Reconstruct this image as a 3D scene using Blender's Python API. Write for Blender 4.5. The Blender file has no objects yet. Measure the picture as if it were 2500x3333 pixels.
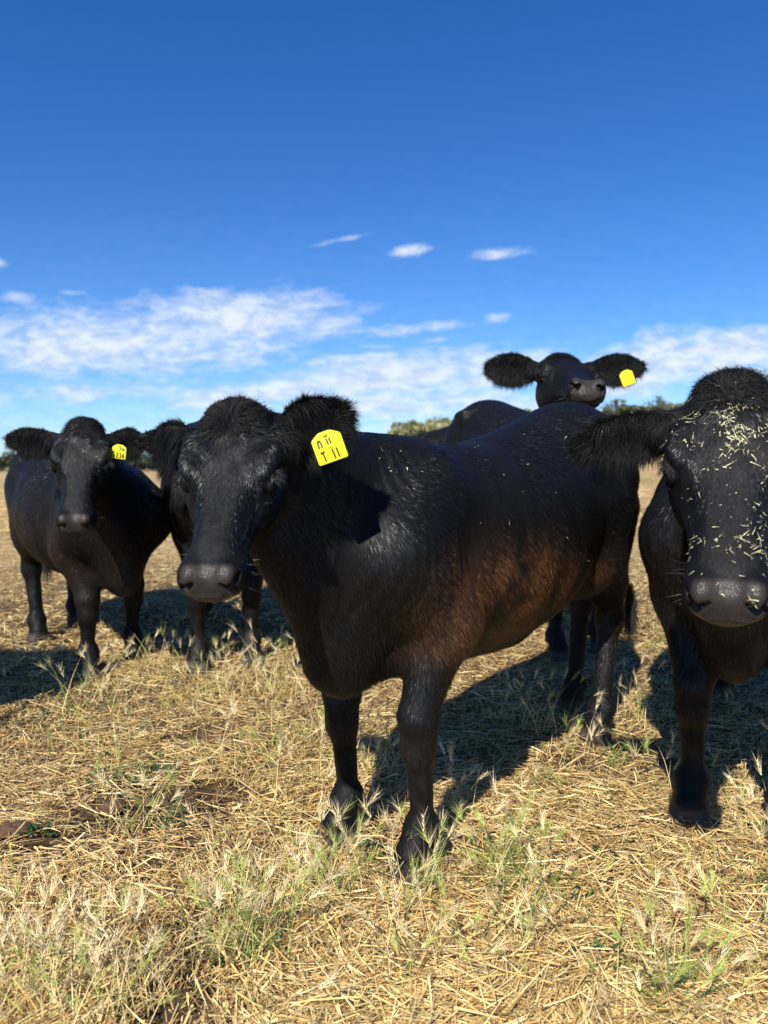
import bpy, math, random
import numpy as np
from mathutils import Vector, Matrix
R = math.radians
rng = np.random.default_rng(11)
random.seed(11)
S = bpy.context.scene
C = S.collection

# ------------------------------------------------------------------ camera, world, sun, exposure
CAM_H = 1.15
cam = bpy.data.objects.new("camera", bpy.data.cameras.new("camera")); C.objects.link(cam)
cam.location = (0, 0, CAM_H); cam.rotation_euler = (R(90 - 3.4), 0, 0)
cam.data.sensor_fit = 'VERTICAL'; cam.data.sensor_height = 36; cam.data.lens = 26
cam.data.clip_start = .05; cam.data.clip_end = 6000
cam.data.dof.use_dof = True; cam.data.dof.focus_distance = 2.1; cam.data.dof.aperture_fstop = 3.2
S.camera = cam
S.view_settings.view_transform = 'Standard'; S.view_settings.look = 'None'
S.view_settings.gamma = 1; S.view_settings.exposure = 0.55; S.view_settings.use_curve_mapping = False

SUN_DIR = Vector((.27, .72, -.69)).normalized()          # the way the light travels
sun = bpy.data.objects.new("sun", bpy.data.lights.new("sun", 'SUN')); C.objects.link(sun)
sun.data.energy = 5.0; sun.data.angle = R(.5); sun.data.color = (1, .955, .88)
sun.rotation_euler = SUN_DIR.to_track_quat('-Z', 'Y').to_euler()
SUN_EL = math.asin(-SUN_DIR.z); SUN_AZ = math.atan2(-SUN_DIR.x, -SUN_DIR.y)

world = bpy.data.worlds.new("World"); S.world = world; world.use_nodes = True
def build_world():
    nt = world.node_tree; N = nt.nodes; L = nt.links
    N.clear()
    def m(op, *a, clamp=False):
        n = N.new('ShaderNodeMath'); n.operation = op; n.use_clamp = clamp
        for i, x in enumerate(a):
            if isinstance(x, (int, float)): n.inputs[i].default_value = x
            else: L.new(x, n.inputs[i])
        return n.outputs[0]
    sky = N.new('ShaderNodeTexSky'); sky.sky_type = 'NISHITA'; sky.sun_disc = False
    sky.sun_elevation = SUN_EL; sky.sun_rotation = SUN_AZ
    sky.altitude = 900; sky.air_density = 1.0; sky.dust_density = .35; sky.ozone_density = 3.0
    hs = N.new('ShaderNodeHueSaturation'); hs.inputs['Saturation'].default_value = 1.27
    hs.inputs['Value'].default_value = 1.0
    L.new(sky.outputs[0], hs.inputs['Color'])
    tint = N.new('ShaderNodeMix'); tint.data_type = 'RGBA'; tint.blend_type = 'MULTIPLY'; tint.inputs['Factor'].default_value = 1
    tint.inputs['B'].default_value = (.62, .88, 1.17, 1); L.new(hs.outputs[0], tint.inputs['A'])
    tc = N.new('ShaderNodeTexCoord'); sp = N.new('ShaderNodeSeparateXYZ'); L.new(tc.outputs['Generated'], sp.inputs[0])
    x, y, z = sp.outputs
    ys = m('MAXIMUM', y, .02)
    u = m('DIVIDE', x, ys); v = m('DIVIDE', z, ys)
    cb = N.new('ShaderNodeCombineXYZ'); L.new(m('MULTIPLY', u, 1.0), cb.inputs[0]); L.new(m('MULTIPLY', v, 2.2), cb.inputs[1])
    def noise(sc, det, rough, dist=0., off=(0, 0, 0)):
        mp = N.new('ShaderNodeMapping'); mp.inputs['Location'].default_value = off
        L.new(cb.outputs[0], mp.inputs[0])
        n = N.new('ShaderNodeTexNoise'); n.inputs['Scale'].default_value = sc; n.inputs['Detail'].default_value = det
        n.inputs['Roughness'].default_value = rough; n.inputs['Distortion'].default_value = dist
        L.new(mp.outputs[0], n.inputs['Vector']); return n.outputs['Fac']
    n1 = noise(10, 9, .62, .35); n2 = noise(32, 7, .62, .4, (3, 1, 0)); n3 = noise(2.6, 4, .5, 0, (7, 2, 0))
    # soft banks of cloud: azimuth tangent, elevation tangent, half sizes, tilt, strength, puffiness
    banks = [(-.365, .165, .25, .050, 0, 1.0), (-.185, .202, .145, .036, 0, 1.1), (-.085, .200, .075, .013, -6, .8), (-.30, .120, .20, .02, 0, .55),
             (-.225, .230, .050, .014, 0, .8), (-.43, .150, .12, .04, 0, .8), (-.495, .227, .032, .012, 0, .7), (-.415, .234, .024, .006, 0, .6), (-.515, .272, .022, .008, -8, .75),
             (.035, .2875, .028, .009, 8, .9), (.152, .285, .042, .010, 2, .95), (.150, .2005, .022, .008, 8, .7),
             (.030, .186, .085, .010, 3, .8), (.072, .171, .030, .007, 2, .7), (-.01, .162, .03, .005, 0, .6),
             (-.035, .146, .10, .010, 4, .8), (-.135, .157, .035, .012, 0, .5), (-.065, .300, .05, .004, 12, .45),
             (.015, .122, .16, .036, 6, 1.1), (-.17, .100, .150, .018, 5, 1.05), (.05, .085, .26, .026, 0, .95), (-.40, .10, .25, .02, 0, .7), (.1, .055, .4, .012, 0, .7),
             (.12, .118, .06, .018, 10, .95), (.085, .080, .075, .008, 3, 1.0), (.155, .088, .05, .008, 0, .9), (-.25, .075, .3, .012, 0, .5),
             (.205, .143, .06, .024, 20, .95), (.33, .125, .15, .036, 6, 1.0), (.43, .150, .18, .036, 5, 1.15),
             (.56, .15, .16, .045, 3, 1.1), (.24, .088, .08, .014, 0, .8), (.9, .14, .25, .04, 0, .9), (-.95, .16, .3, .05, 0, .9),
             (1.5, .3, .4, .06, 8, .8), (-1.6, .35, .5, .06, -5, .8)]
    tot = None
    for (cu, cv, ru, rv, tilt, st) in banks:
        du = m('SUBTRACT', u, cu); dv = m('SUBTRACT', v, cv)
        c, s = math.cos(R(tilt)), math.sin(R(tilt))
        a = m('ADD', m('MULTIPLY', du, c / ru), m('MULTIPLY', dv, s / ru))
        b = m('ADD', m('MULTIPLY', du, -s / rv), m('MULTIPLY', dv, c / rv))
        r2 = m('ADD', m('MULTIPLY', a, a), m('MULTIPLY', b, b))
        e = m('MULTIPLY', m('POWER', 2.718, m('MULTIPLY', r2, -.8)), st)
        tot = e if tot is None else m('MAXIMUM', tot, e)
    dens = m('ADD', tot, m('MULTIPLY', m('SUBTRACT', n1, .5), 1.5))
    dens = m('ADD', dens, m('MULTIPLY', m('SUBTRACT', n2, .5), .42))
    # no cloud where there is no bank
    mr = N.new('ShaderNodeMapRange'); mr.interpolation_type = 'SMOOTHSTEP'
    mr.inputs['From Min'].default_value = .18; mr.inputs['From Max'].default_value = 1.10
    L.new(dens, mr.inputs['Value'])
    gate = m('MULTIPLY', mr.outputs[0], m('MULTIPLY', tot, 4.0, clamp=True), clamp=True)
    fwd = m('GREATER_THAN', y, .03)
    # thin milky air near the horizon
    hz = m('MULTIPLY', m('POWER', 2.718, m('MULTIPLY', m('ABSOLUTE', v), -10.0)), m('ADD', .30, m('MULTIPLY', n3, .45)))
    cov = m('MULTIPLY', m('MAXIMUM', m('MULTIPLY', gate, .93), hz), fwd, clamp=True)
    cr = N.new('ShaderNodeMix'); cr.data_type = 'RGBA'
    shade = N.new('ShaderNodeMapRange'); shade.inputs['From Min'].default_value = .38; shade.inputs['From Max'].default_value = .6
    L.new(n2, shade.inputs['Value'])
    cr.inputs['A'].default_value = (4.3, 5.3, 6.9, 1); cr.inputs['B'].default_value = (6.6, 7.2, 8.2, 1)
    L.new(shade.outputs[0], cr.inputs['Factor'])
    mix = N.new('ShaderNodeMix'); mix.data_type = 'RGBA'
    L.new(cov, mix.inputs['Factor']); L.new(tint.outputs['Result'], mix.inputs['A']); L.new(cr.outputs['Result'], mix.inputs['B'])
    bg = N.new('ShaderNodeBackground'); bg.inputs['Strength'].default_value = .09
    L.new(mix.outputs['Result'], bg.inputs['Color'])
    out = N.new('ShaderNodeOutputWorld'); L.new(bg.outputs[0], out.inputs[0])
build_world()

# ------------------------------------------------------------------ helpers
def link(o, parent=None):
    C.objects.link(o)
    if parent is not None: o.parent = parent
    return o
def tag(o, label=None, cat=None, group=None, kind=None):
    if label: o['label'] = label
    if cat: o['category'] = cat
    if group: o['group'] = group
    if kind: o['kind'] = kind
    return o
def mesh_np(name, V, F, cols=None, mat=None, parent=None, smooth=True, extra=None):
    """V (n,3); F a list of int arrays (k,3) / (k,4)."""
    me = bpy.data.meshes.new(name)
    F = [f for f in F if len(f)]
    me.vertices.add(len(V)); me.vertices.foreach_set('co', np.ascontiguousarray(V, dtype=np.float32).ravel())
    nl = sum(f.size for f in F); nf = sum(len(f) for f in F)
    me.loops.add(nl); me.polygons.add(nf)
    me.loops.foreach_set('vertex_index', np.concatenate([f.ravel() for f in F]).astype(np.int32))
    tot = np.concatenate([np.full(len(f), f.shape[1]) for f in F]).astype(np.int32)
    st = np.concatenate([[0], np.cumsum(tot)[:-1]]).astype(np.int32)
    me.polygons.foreach_set('loop_start', st); me.polygons.foreach_set('loop_total', tot)
    me.polygons.foreach_set('use_smooth', np.full(nf, smooth))
    me.update(calc_edges=True)
    if cols is not None:
        a = me.color_attributes.new('Col', 'FLOAT_COLOR', 'POINT')
        cc = np.ones((len(V), 4), np.float32); cc[:, :3] = cols
        a.data.foreach_set('color', cc.ravel())
    for k, vals in (extra or {}).items():
        a = me.attributes.new(k, 'FLOAT', 'POINT'); a.data.foreach_set('value', np.asarray(vals, np.float32))
    if mat: me.materials.append(mat)
    o = bpy.data.objects.new(name, me)
    return link(o, parent)
def hash2(i, j, s):
    h = (i * 374761393 + j * 668265263 + s * 1442695041) & 0xffffffff
    h = ((h ^ (h >> 13)) * 1274126177) & 0xffffffff
    return ((h ^ (h >> 16)) & 0xffff) / 65535.
def vnoise(x, y, s=0):
    x = np.asarray(x, float); y = np.asarray(y, float)
    i = np.floor(x).astype(np.int64); j = np.floor(y).astype(np.int64)
    a = x - i; b = y - j; a = a * a * (3 - 2 * a); b = b * b * (3 - 2 * b)
    return (hash2(i, j, s) * (1 - a) + hash2(i + 1, j, s) * a) * (1 - b) + (hash2(i, j + 1, s) * (1 - a) + hash2(i + 1, j + 1, s) * a) * b
def fbm(x, y, s=0, o=4):
    t = 0; A = .5; n = 0
    for k in range(o):
        t = t + A * vnoise(x * 2 ** k, y * 2 ** k, s + k); n += A; A *= .5
    return t / n
def norm(a): return a / (np.linalg.norm(a, axis=-1, keepdims=True) + 1e-9)
def sstep(a, b, x):
    t = np.clip((x - a) / (b - a), 0, 1); return t * t * (3 - 2 * t)

def new_mat(name):
    m = bpy.data.materials.new(name); m.use_nodes = True
    return m, m.node_tree.nodes, m.node_tree.links, m.node_tree.nodes['Principled BSDF']
def mat_attr(name, rough=.7, spec=.3, var=.0, bump=0, bscale=80, trans=0):
    m, N, L, b = new_mat(name)
    a = N.new('ShaderNodeAttribute'); a.attribute_name = 'Col'
    src = a.outputs['Color']
    if var:
        n = N.new('ShaderNodeTexNoise'); n.inputs['Scale'].default_value = bscale; n.inputs['Detail'].default_value = 4
        tc = N.new('ShaderNodeTexCoord'); L.new(tc.outputs['Object'], n.inputs['Vector'])
        h = N.new('ShaderNodeHueSaturation'); L.new(src, h.inputs['Color'])
        mr = N.new('ShaderNodeMapRange'); mr.inputs['To Min'].default_value = 1 - var; mr.inputs['To Max'].default_value = 1 + var
        L.new(n.outputs['Fac'], mr.inputs['Value']); L.new(mr.outputs[0], h.inputs['Value']); src = h.outputs['Color']
    L.new(src, b.inputs['Base Color'])
    b.inputs['Roughness'].default_value = rough; b.inputs['Specular IOR Level'].default_value = spec
    if trans:
        t = N.new('ShaderNodeBsdfTranslucent'); L.new(src, t.inputs['Color'])
        mx = N.new('ShaderNodeMixShader'); mx.inputs[0].default_value = trans
        out = [n for n in N if n.type == 'OUTPUT_MATERIAL'][0]
        L.new(b.outputs[0], mx.inputs[1]); L.new(t.outputs[0], mx.inputs[2]); L.new(mx.outputs[0], out.inputs['Surface'])
    return m
def mat_plain(name, col, rough=.5, spec=.5):
    m, N, L, b = new_mat(name)
    n = N.new('ShaderNodeTexNoise'); n.inputs['Scale'].default_value = 60
    h = N.new('ShaderNodeHueSaturation'); h.inputs['Color'].default_value = (*col, 1)
    mr = N.new('ShaderNodeMapRange'); mr.inputs['To Min'].default_value = .88; mr.inputs['To Max'].default_value = 1.12
    L.new(n.outputs['Fac'], mr.inputs['Value']); L.new(mr.outputs[0], h.inputs['Value']); L.new(h.outputs[0], b.inputs['Base Color'])
    b.inputs['Roughness'].default_value = rough; b.inputs['Specular IOR Level'].default_value = spec
    return m

def mat_coat():
    m, N, L, b = new_mat('cow_hide')
    a = N.new('ShaderNodeAttribute'); a.attribute_name = 'Col'
    w = N.new('ShaderNodeAttribute'); w.attribute_name = 'wet'
    tc = N.new('ShaderNodeTexCoord')
    mp = N.new('ShaderNodeMapping'); mp.inputs['Scale'].default_value = (1.6, 2.2, .45); mp.inputs['Rotation'].default_value = (0, R(28), 0)
    L.new(tc.outputs['Object'], mp.inputs[0])
    n1 = N.new('ShaderNodeTexNoise'); n1.inputs['Scale'].default_value = 95; n1.inputs['Detail'].default_value = 5; n1.inputs['Roughness'].default_value = .65
    n2 = N.new('ShaderNodeTexNoise'); n2.inputs['Scale'].default_value = 9; n2.inputs['Detail'].default_value = 3
    L.new(mp.outputs[0], n1.inputs['Vector']); L.new(mp.outputs[0], n2.inputs['Vector'])
    mr = N.new('ShaderNodeMapRange'); mr.inputs['To Min'].default_value = .45; mr.inputs['To Max'].default_value = 1.55
    L.new(n1.outputs['Fac'], mr.inputs['Value'])
    h = N.new('ShaderNodeHueSaturation'); L.new(a.outputs['Color'], h.inputs['Color']); L.new(mr.outputs[0], h.inputs['Value'])
    L.new(h.outputs[0], b.inputs['Base Color'])
    # fine pebbled skin on the nose pad, streaky hair elsewhere
    vo = N.new('ShaderNodeTexVoronoi'); vo.inputs['Scale'].default_value = 330; L.new(tc.outputs['Object'], vo.inputs['Vector'])
    mxh = N.new('ShaderNodeMix'); L.new(w.outputs['Fac'], mxh.inputs['Factor']); L.new(n1.outputs['Fac'], mxh.inputs['A'])
    iv = N.new('ShaderNodeMath'); iv.operation = 'MULTIPLY'; iv.inputs[1].default_value = .45; L.new(vo.outputs['Distance'], iv.inputs[0])
    L.new(iv.outputs[0], mxh.inputs['B'])
    b1 = N.new('ShaderNodeBump'); b1.inputs['Strength'].default_value = .5; b1.inputs['Distance'].default_value = .003
    L.new(mxh.outputs['Result'], b1.inputs['Height'])
    b2 = N.new('ShaderNodeBump'); b2.inputs['Strength'].default_value = .35; b2.inputs['Distance'].default_value = .02
    L.new(n2.outputs['Fac'], b2.inputs['Height']); L.new(b1.outputs[0], b2.inputs['Normal'])
    L.new(b2.outputs[0], b.inputs['Normal'])
    rr = N.new('ShaderNodeMapRange'); rr.inputs['To Min'].default_value = .58; rr.inputs['To Max'].default_value = .33
    L.new(w.outputs['Fac'], rr.inputs['Value']); L.new(rr.outputs[0], b.inputs['Roughness'])
    b.inputs['Specular IOR Level'].default_value = .18
    return m
M_HIDE = mat_coat()
M_HAIR = mat_attr('cow_hair', rough=.42, spec=.5)
M_FUZZ = mat_attr('cow_fuzz', rough=.6, spec=.16)
M_EYE = mat_plain('eyeball', (.008, .005, .004), .06, .8)
M_TAG = mat_plain('tag_plastic', (.76, .69, .02), .45, .35)
M_INK = mat_plain('marker_ink', (.045, .03, .018), .6, .3)
M_INKS = mat_plain('stud_plastic', (.02, .02, .02), .4, .4)
M_STRAW = mat_attr('straw_blades', rough=.5, spec=.4, trans=.08)
M_GREEN = mat_attr('green_blades', rough=.5, spec=.35, trans=.3)

# ------------------------------------------------------------------ terrain
def gz(x, y):
    x = np.asarray(x, float); y = np.asarray(y, float)
    r = np.hypot(x, y)
    z = .16 * sstep(1.6, 6.2, y)
    az = np.degrees(np.arctan2(x, np.maximum(y, 1e-3)))
    fr = (y > 0)
    # pasture climbing gently to the right, then the wooded ridge
    up = sstep(-9, 22, az) * fr
    z = z + up * .026 * np.clip(r - 14, 0, 140) * sstep(14, 40, r)
    ridge = (sstep(-4, 3, az) * .050 + sstep(8, 18, az) * .014) * fr
    z = z + ridge * 255 * sstep(150, 260, r)
    z = z + .016 * 60 * 0 + sstep(250, 900, r) * 6 * (fbm(x / 300, y / 300, 5) - .3)
    z = z + .10 * (fbm(x / 3.1, y / 3.1, 3) - .5) * sstep(5, 12, r)
    return z
def gfine(x, y):
    return gz(x, y) + .026 * (fbm(x * 2.6, y * 2.6, 9, 5) - .5) + .012 * (fbm(x * 14, y * 14, 19, 3) - .5)
SOIL = [(-.80, 2.42, .17), (-1.03, 2.18, .13), (-.62, 2.50, .12), (-.45, 1.47, .07), (-.78, 3.0, .10)]
def bare(x, y):
    b = np.zeros(np.shape(x))
    for (a, c, r) in SOIL: b = np.maximum(b, np.exp(-(((x - a) / (r * 1.5)) ** 2 + ((y - c) / r) ** 2) ** 1.2))
    return b
def make_ground():
    rr = [.0, .25, .5]
    while rr[-1] < 4200: rr.append(rr[-1] * (1.013 if rr[-1] < 7 else 1.035 if rr[-1] < 60 else 1.06))
    rr = np.array(rr[1:])
    az = np.radians(np.concatenate([np.arange(-34, 34, .42), np.arange(34, 326, 3.)]))
    A, RR = np.meshgrid(az, rr)
    X = RR * np.sin(A); Y = RR * np.cos(A)
    Z = gfine(X, Y)
    Z = Z - .02 * bare(X, Y)
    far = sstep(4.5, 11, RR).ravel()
    n = len(az); k = len(rr)
    V = np.stack([X, Y, Z], -1).reshape(-1, 3)
    i = np.arange(k - 1)[:, None] * n; j = np.arange(n)[None]; j2 = (j + 1) % n
    F = np.stack([i + j, i + j2, i + n + j2, i + n + j], -1).reshape(-1, 4)
    V = np.vstack([V, [[0, 0, float(gfine(0, 0))]]]); c = len(V) - 1
    T = np.stack([np.full(n, c), (np.arange(n) + 1) % n, np.arange(n)], -1)
    far = np.append(far, 0)
    m, N, L, b = new_mat('pasture_soil')
    tc = N.new('ShaderNodeTexCoord')
    def noise(s, d=5, r=.6, sc=(1, 1, 1)):
        mp = N.new('ShaderNodeMapping'); mp.inputs['Scale'].default_value = sc; L.new(tc.outputs['Object'], mp.inputs[0])
        q = N.new('ShaderNodeTexNoise'); q.inputs['Scale'].default_value = s; q.inputs['Detail'].default_value = d; q.inputs['Roughness'].default_value = r
        L.new(mp.outputs[0], q.inputs['Vector']); return q.outputs['Fac']
    def ramp(f, stops):
        q = N.new('ShaderNodeValToRGB'); e = q.color_ramp.elements
        e[0].position, e[0].color = stops[0][0], (*stops[0][1], 1); e[1].position, e[1].color = stops[-1][0], (*stops[-1][1], 1)
        for p, c2 in stops[1:-1]:
            w = e.new(p); w.color = (*c2, 1)
        L.new(f, q.inputs[0]); return q.outputs[0]
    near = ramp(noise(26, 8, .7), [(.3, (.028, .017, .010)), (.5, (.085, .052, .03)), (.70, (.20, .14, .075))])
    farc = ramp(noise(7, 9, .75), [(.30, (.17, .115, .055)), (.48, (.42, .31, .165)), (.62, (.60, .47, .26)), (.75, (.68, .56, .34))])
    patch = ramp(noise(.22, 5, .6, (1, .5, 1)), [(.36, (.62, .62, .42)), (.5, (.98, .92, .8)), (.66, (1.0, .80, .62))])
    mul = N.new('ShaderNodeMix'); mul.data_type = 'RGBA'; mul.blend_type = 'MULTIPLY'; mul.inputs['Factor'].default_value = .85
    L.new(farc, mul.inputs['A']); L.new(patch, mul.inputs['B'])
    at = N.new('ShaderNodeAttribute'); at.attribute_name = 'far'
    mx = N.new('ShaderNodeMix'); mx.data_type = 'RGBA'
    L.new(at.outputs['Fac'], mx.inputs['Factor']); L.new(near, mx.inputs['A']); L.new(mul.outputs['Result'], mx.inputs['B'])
    # olive scrub on the ridge
    at2 = N.new('ShaderNodeAttribute'); at2.attribute_name = 'scrub'
    mx2 = N.new('ShaderNodeMix'); mx2.data_type = 'RGBA'; mx2.inputs['B'].default_value = (.10, .105, .045, 1)
    L.new(at2.outputs['Fac'], mx2.inputs['Factor']); L.new(mx.outputs['Result'], mx2.inputs['A'])
    L.new(mx2.outputs['Result'], b.inputs['Base Color'])
    bp = N.new('ShaderNodeBump'); bp.inputs['Strength'].default_value = .8; bp.inputs['Distance'].default_value = .03
    L.new(noise(38, 8, .75), bp.inputs['Height']); L.new(bp.outputs[0], b.inputs['Normal'])
    b.inputs['Roughness'].default_value = .95; b.inputs['Specular IOR Level'].default_value = .1
    azd = np.degrees(np.arctan2(V[:, 0], np.maximum(V[:, 1], 1e-3)))
    rv = np.hypot(V[:, 0], V[:, 1])
    scrub = sstep(175, 240, rv) * (1 - .75 * sstep(12, 16, azd)) * np.clip(.2 + 1.2 * fbm(V[:, 0] / 30, V[:, 1] / 30, 8), 0, 1)
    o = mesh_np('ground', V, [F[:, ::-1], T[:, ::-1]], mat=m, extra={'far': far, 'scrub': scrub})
    tag(o, kind='structure')
make_ground()

# ------------------------------------------------------------------ signed-distance modelling of the cattle
def smin(a, b, k):
    h = np.maximum(k - np.abs(a - b), 0) / k
    return np.minimum(a, b) - h * h * k * .25
def smax(a, b, k): return -smin(-a, -b, k)
class Field:
    def __init__(s): s.ops = []
    def add(s, fn, lo, hi, k=.04, mode='u'):
        s.ops.append((fn, np.asarray(lo, float), np.asarray(hi, float), k, mode))
    def cone(s, a, b, ra, rb, k=.04, flat=None):
        a = np.asarray(a, float); b = np.asarray(b, float)
        ab = b - a; L2 = ab @ ab + 1e-9
        def fn(p):
            q = p - a; t = np.clip(q @ ab / L2, 0, 1)
            d = q - t[:, None] * ab
            if flat is not None:                         # squash across the unit vector flat[0] by flat[1]
                ax, f = flat; c = d @ ax; d = d + np.outer(c * (1 / f - 1), ax)
            return np.linalg.norm(d, axis=1) - (ra + (rb - ra) * t)
        r = max(ra, rb)
        s.add(fn, np.minimum(a, b) - r, np.maximum(a, b) + r, k)
    def ell(s, c, r, M=None, k=.04, mode='u'):
        c = np.asarray(c, float); r = np.asarray(r, float); M = np.eye(3) if M is None else M   # columns = axes
        mr = r.min()
        def fn(p):
            q = (p - c) @ M / r
            l = np.linalg.norm(q, axis=1); l2 = np.linalg.norm(q / r, axis=1) + 1e-6
            return l * (l - 1) / l2
        R_ = r.max(); s.add(fn, c - R_, c + R_, k, mode)
    def __call__(s, p):
        f = np.full(len(p), .3)
        for fn, lo, hi, k, mode in s.ops:
            mg = k + .06
            m = np.all((p > lo - mg) & (p < hi + mg), axis=1)
            idx = np.nonzero(m)[0]
            if not len(idx): continue
            d = fn(p[idx])
            if mode == 'u': f[idx] = smin(f[idx], d, k)
            elif mode == 's': f[idx] = smax(f[idx], -d, k)
            elif mode == 'd': f[idx] = f[idx] + d          # displacement
        return f
def pch(xs, ys, q):
    """smooth monotone-ish interpolation"""
    xs = np.asarray(xs, float); ys = np.asarray(ys, float)
    m = np.gradient(ys, xs); i = np.clip(np.searchsorted(xs, q) - 1, 0, len(xs) - 2)
    h = xs[i + 1] - xs[i]; t = np.clip((q - xs[i]) / h, 0, 1)
    return (2*t**3-3*t**2+1)*ys[i] + (t**3-2*t**2+t)*h*m[i] + (-2*t**3+3*t**2)*ys[i+1] + (t**3-t**2)*h*m[i+1]
def loft(st, p, ex=2.2, cen=.45, narrow=0.):
    """st rows: (x, top, bottom, half width)."""
    st = np.asarray(st, float); x = p[:, 0]
    xc = np.clip(x, st[0, 0], st[-1, 0])
    T = pch(st[:, 0], st[:, 1], xc); B = pch(st[:, 0], st[:, 2], xc); W = np.maximum(pch(st[:, 0], st[:, 3], xc), .006)
    c = T - cen * (T - B); dz = p[:, 2] - c
    H = np.where(dz > 0, T - c, c - B); H = np.maximum(H, .006)
    W2 = W * (1 - narrow * np.clip(-dz / H, 0, 1) ** 1.5)
    a = np.abs(p[:, 1]) / W2; b = np.abs(dz) / H
    rho = (a ** ex + b ** ex + 1e-9) ** (1 / ex)
    f = (rho - 1) * np.minimum(W2, H)
    return np.where(x == xc, f, np.maximum(f, 0) + np.abs(x - xc))

def polygonise(F, lo, hi, h):
    lo = np.asarray(lo) - 2 * h; dims = (np.ceil((np.asarray(hi) + 2 * h - lo) / h / 5).astype(int)) * 5 + 1
    bl = (dims - 1) // 5
    ci = np.stack(np.meshgrid(*[np.arange(b) for b in bl], indexing='ij'), -1).reshape(-1, 3)
    fc = F(lo + (ci * 5 + 2.5) * h)
    act = np.abs(fc) < h * 5 * .87 + .035
    G = np.repeat(np.repeat(np.repeat(np.where(fc < 0, -1., 1.).reshape(bl), 5, 0), 5, 1), 5, 2)
    G = np.pad(G, ((0, 1),) * 3, constant_values=1.).astype(np.float32)
    flag = np.zeros(dims, bool)
    A3 = act.reshape(bl)
    off = [slice(None)] * 3
    big = np.repeat(np.repeat(np.repeat(A3, 5, 0), 5, 1), 5, 2)
    for dx in (0, 1):
        for dy in (0, 1):
            for dz in (0, 1):
                flag[dx:dx + big.shape[0], dy:dy + big.shape[1], dz:dz + big.shape[2]] |= big
    idx = np.argwhere(flag)
    G[flag] = F(lo + idx * h)
    I = G < 0
    cs = np.zeros(np.array(dims) - 1, np.int8)
    for dx in (0, 1):
        for dy in (0, 1):
            for dz in (0, 1): cs += I[dx:dims[0]-1+dx, dy:dims[1]-1+dy, dz:dims[2]-1+dz]
    cells = np.argwhere((cs > 0) & (cs < 8))
    cid = np.full(np.array(dims) - 1, -1, np.int64); cid[tuple(cells.T)] = np.arange(len(cells))
    P = np.zeros((len(cells), 3)); cnt = np.zeros(len(cells))
    corners = [(a, b, c) for a in (0, 1) for b in (0, 1) for c in (0, 1)]
    for c0 in corners:
        for ax in range(3):
            if c0[ax]: continue
            c1 = list(c0); c1[ax] = 1
            g0 = G[tuple((cells + c0).T)]; g1 = G[tuple((cells + c1).T)]
            m = (g0 < 0) != (g1 < 0)
            t = np.where(m, g0 / np.where(m, g0 - g1, 1), 0)
            q = np.array(c0, float)[None] + np.eye(3)[ax] * t[:, None]
            P[m] += q[m]; cnt[m] += 1
    V = lo + (cells + P / cnt[:, None]) * h
    quads = []
    for ax in range(3):
        s0 = [slice(1, d - 1) for d in dims]; s0[ax] = slice(0, dims[ax] - 1)
        s1 = list(s0); s1[ax] = slice(1, dims[ax])
        a = I[tuple(s0)]; b = I[tuple(s1)]
        e = np.argwhere(a != b); ins = a[tuple(e.T)]
        o = np.array([1, 1, 1]); o[ax] = 0; e = e + o
        u, w = (ax + 1) % 3, (ax + 2) % 3
        du = np.eye(3, dtype=int)[u]; dw = np.eye(3, dtype=int)[w]
        q = np.stack([cid[tuple((e - du - dw).T)], cid[tuple((e - dw).T)], cid[tuple(e.T)], cid[tuple((e - du).T)]], -1)
        q[~ins] = q[~ins][:, ::-1]; quads.append(q)
    Q = np.concatenate(quads); Q = Q[(Q >= 0).all(1)]
    return V, Q
def grad(F, p, e=.002):
    g = np.zeros_like(p)
    for a in range(3):
        d = np.zeros(3); d[a] = e; g[:, a] = (F(p + d) - F(p - d)) / (2 * e)
    return g
def project(F, V, n=3, step=.008):
    for _ in range(n):
        g = grad(F, V); f = F(V)
        d = -g * (f / ((g * g).sum(1) + .05))[:, None]
        l = np.linalg.norm(d, axis=1, keepdims=True); V = V + d * np.minimum(1, step / (l + 1e-9))
    return V
def subdiv(V, Q, sel):
    """quads touching sel verts -> 4 quads; the rim gets n-gons split as triangles fan via midpoints"""
    qs = sel[Q].all(1); A = Q[qs]; Rr = Q[~qs]
    E = np.concatenate([np.stack([A[:, i], A[:, (i + 1) % 4]], -1) for i in range(4)])
    Es = np.sort(E, 1); U, inv = np.unique(Es, axis=0, return_inverse=True); inv = inv.ravel()
    mid = (V[U[:, 0]] + V[U[:, 1]]) / 2; n0 = len(V); mi = inv.reshape(4, -1).T + n0
    cen = V[A].mean(1); nc = n0 + len(mid); ce = nc + np.arange(len(A))
    V2 = np.vstack([V, mid, cen])
    nq = np.concatenate([np.stack([A[:, i], mi[:, i], ce, mi[:, (i + 3) % 4]], -1) for i in range(4)])
    key = {tuple(e): k + n0 for k, e in enumerate(U)}
    tris = []; keep = []
    for q in Rr:
        poly = []
        hit = False
        for i in range(4):
            a, b = int(q[i]), int(q[(i + 1) % 4]); poly.append(a)
            k = key.get((a, b) if a < b else (b, a))
            if k is not None: poly.append(k); hit = True
        if not hit: keep.append(q)
        else:
            # rotate so the fan starts at a midpoint
            s = next(i for i, a in enumerate(poly) if a >= n0); poly = poly[s:] + poly[:s]
            for i in range(1, len(poly) - 1): tris.append((poly[0], poly[i], poly[i + 1]))
    return V2, nq, np.array(keep, int).reshape(-1, 4), np.array(tris, int).reshape(-1, 3)

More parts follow.
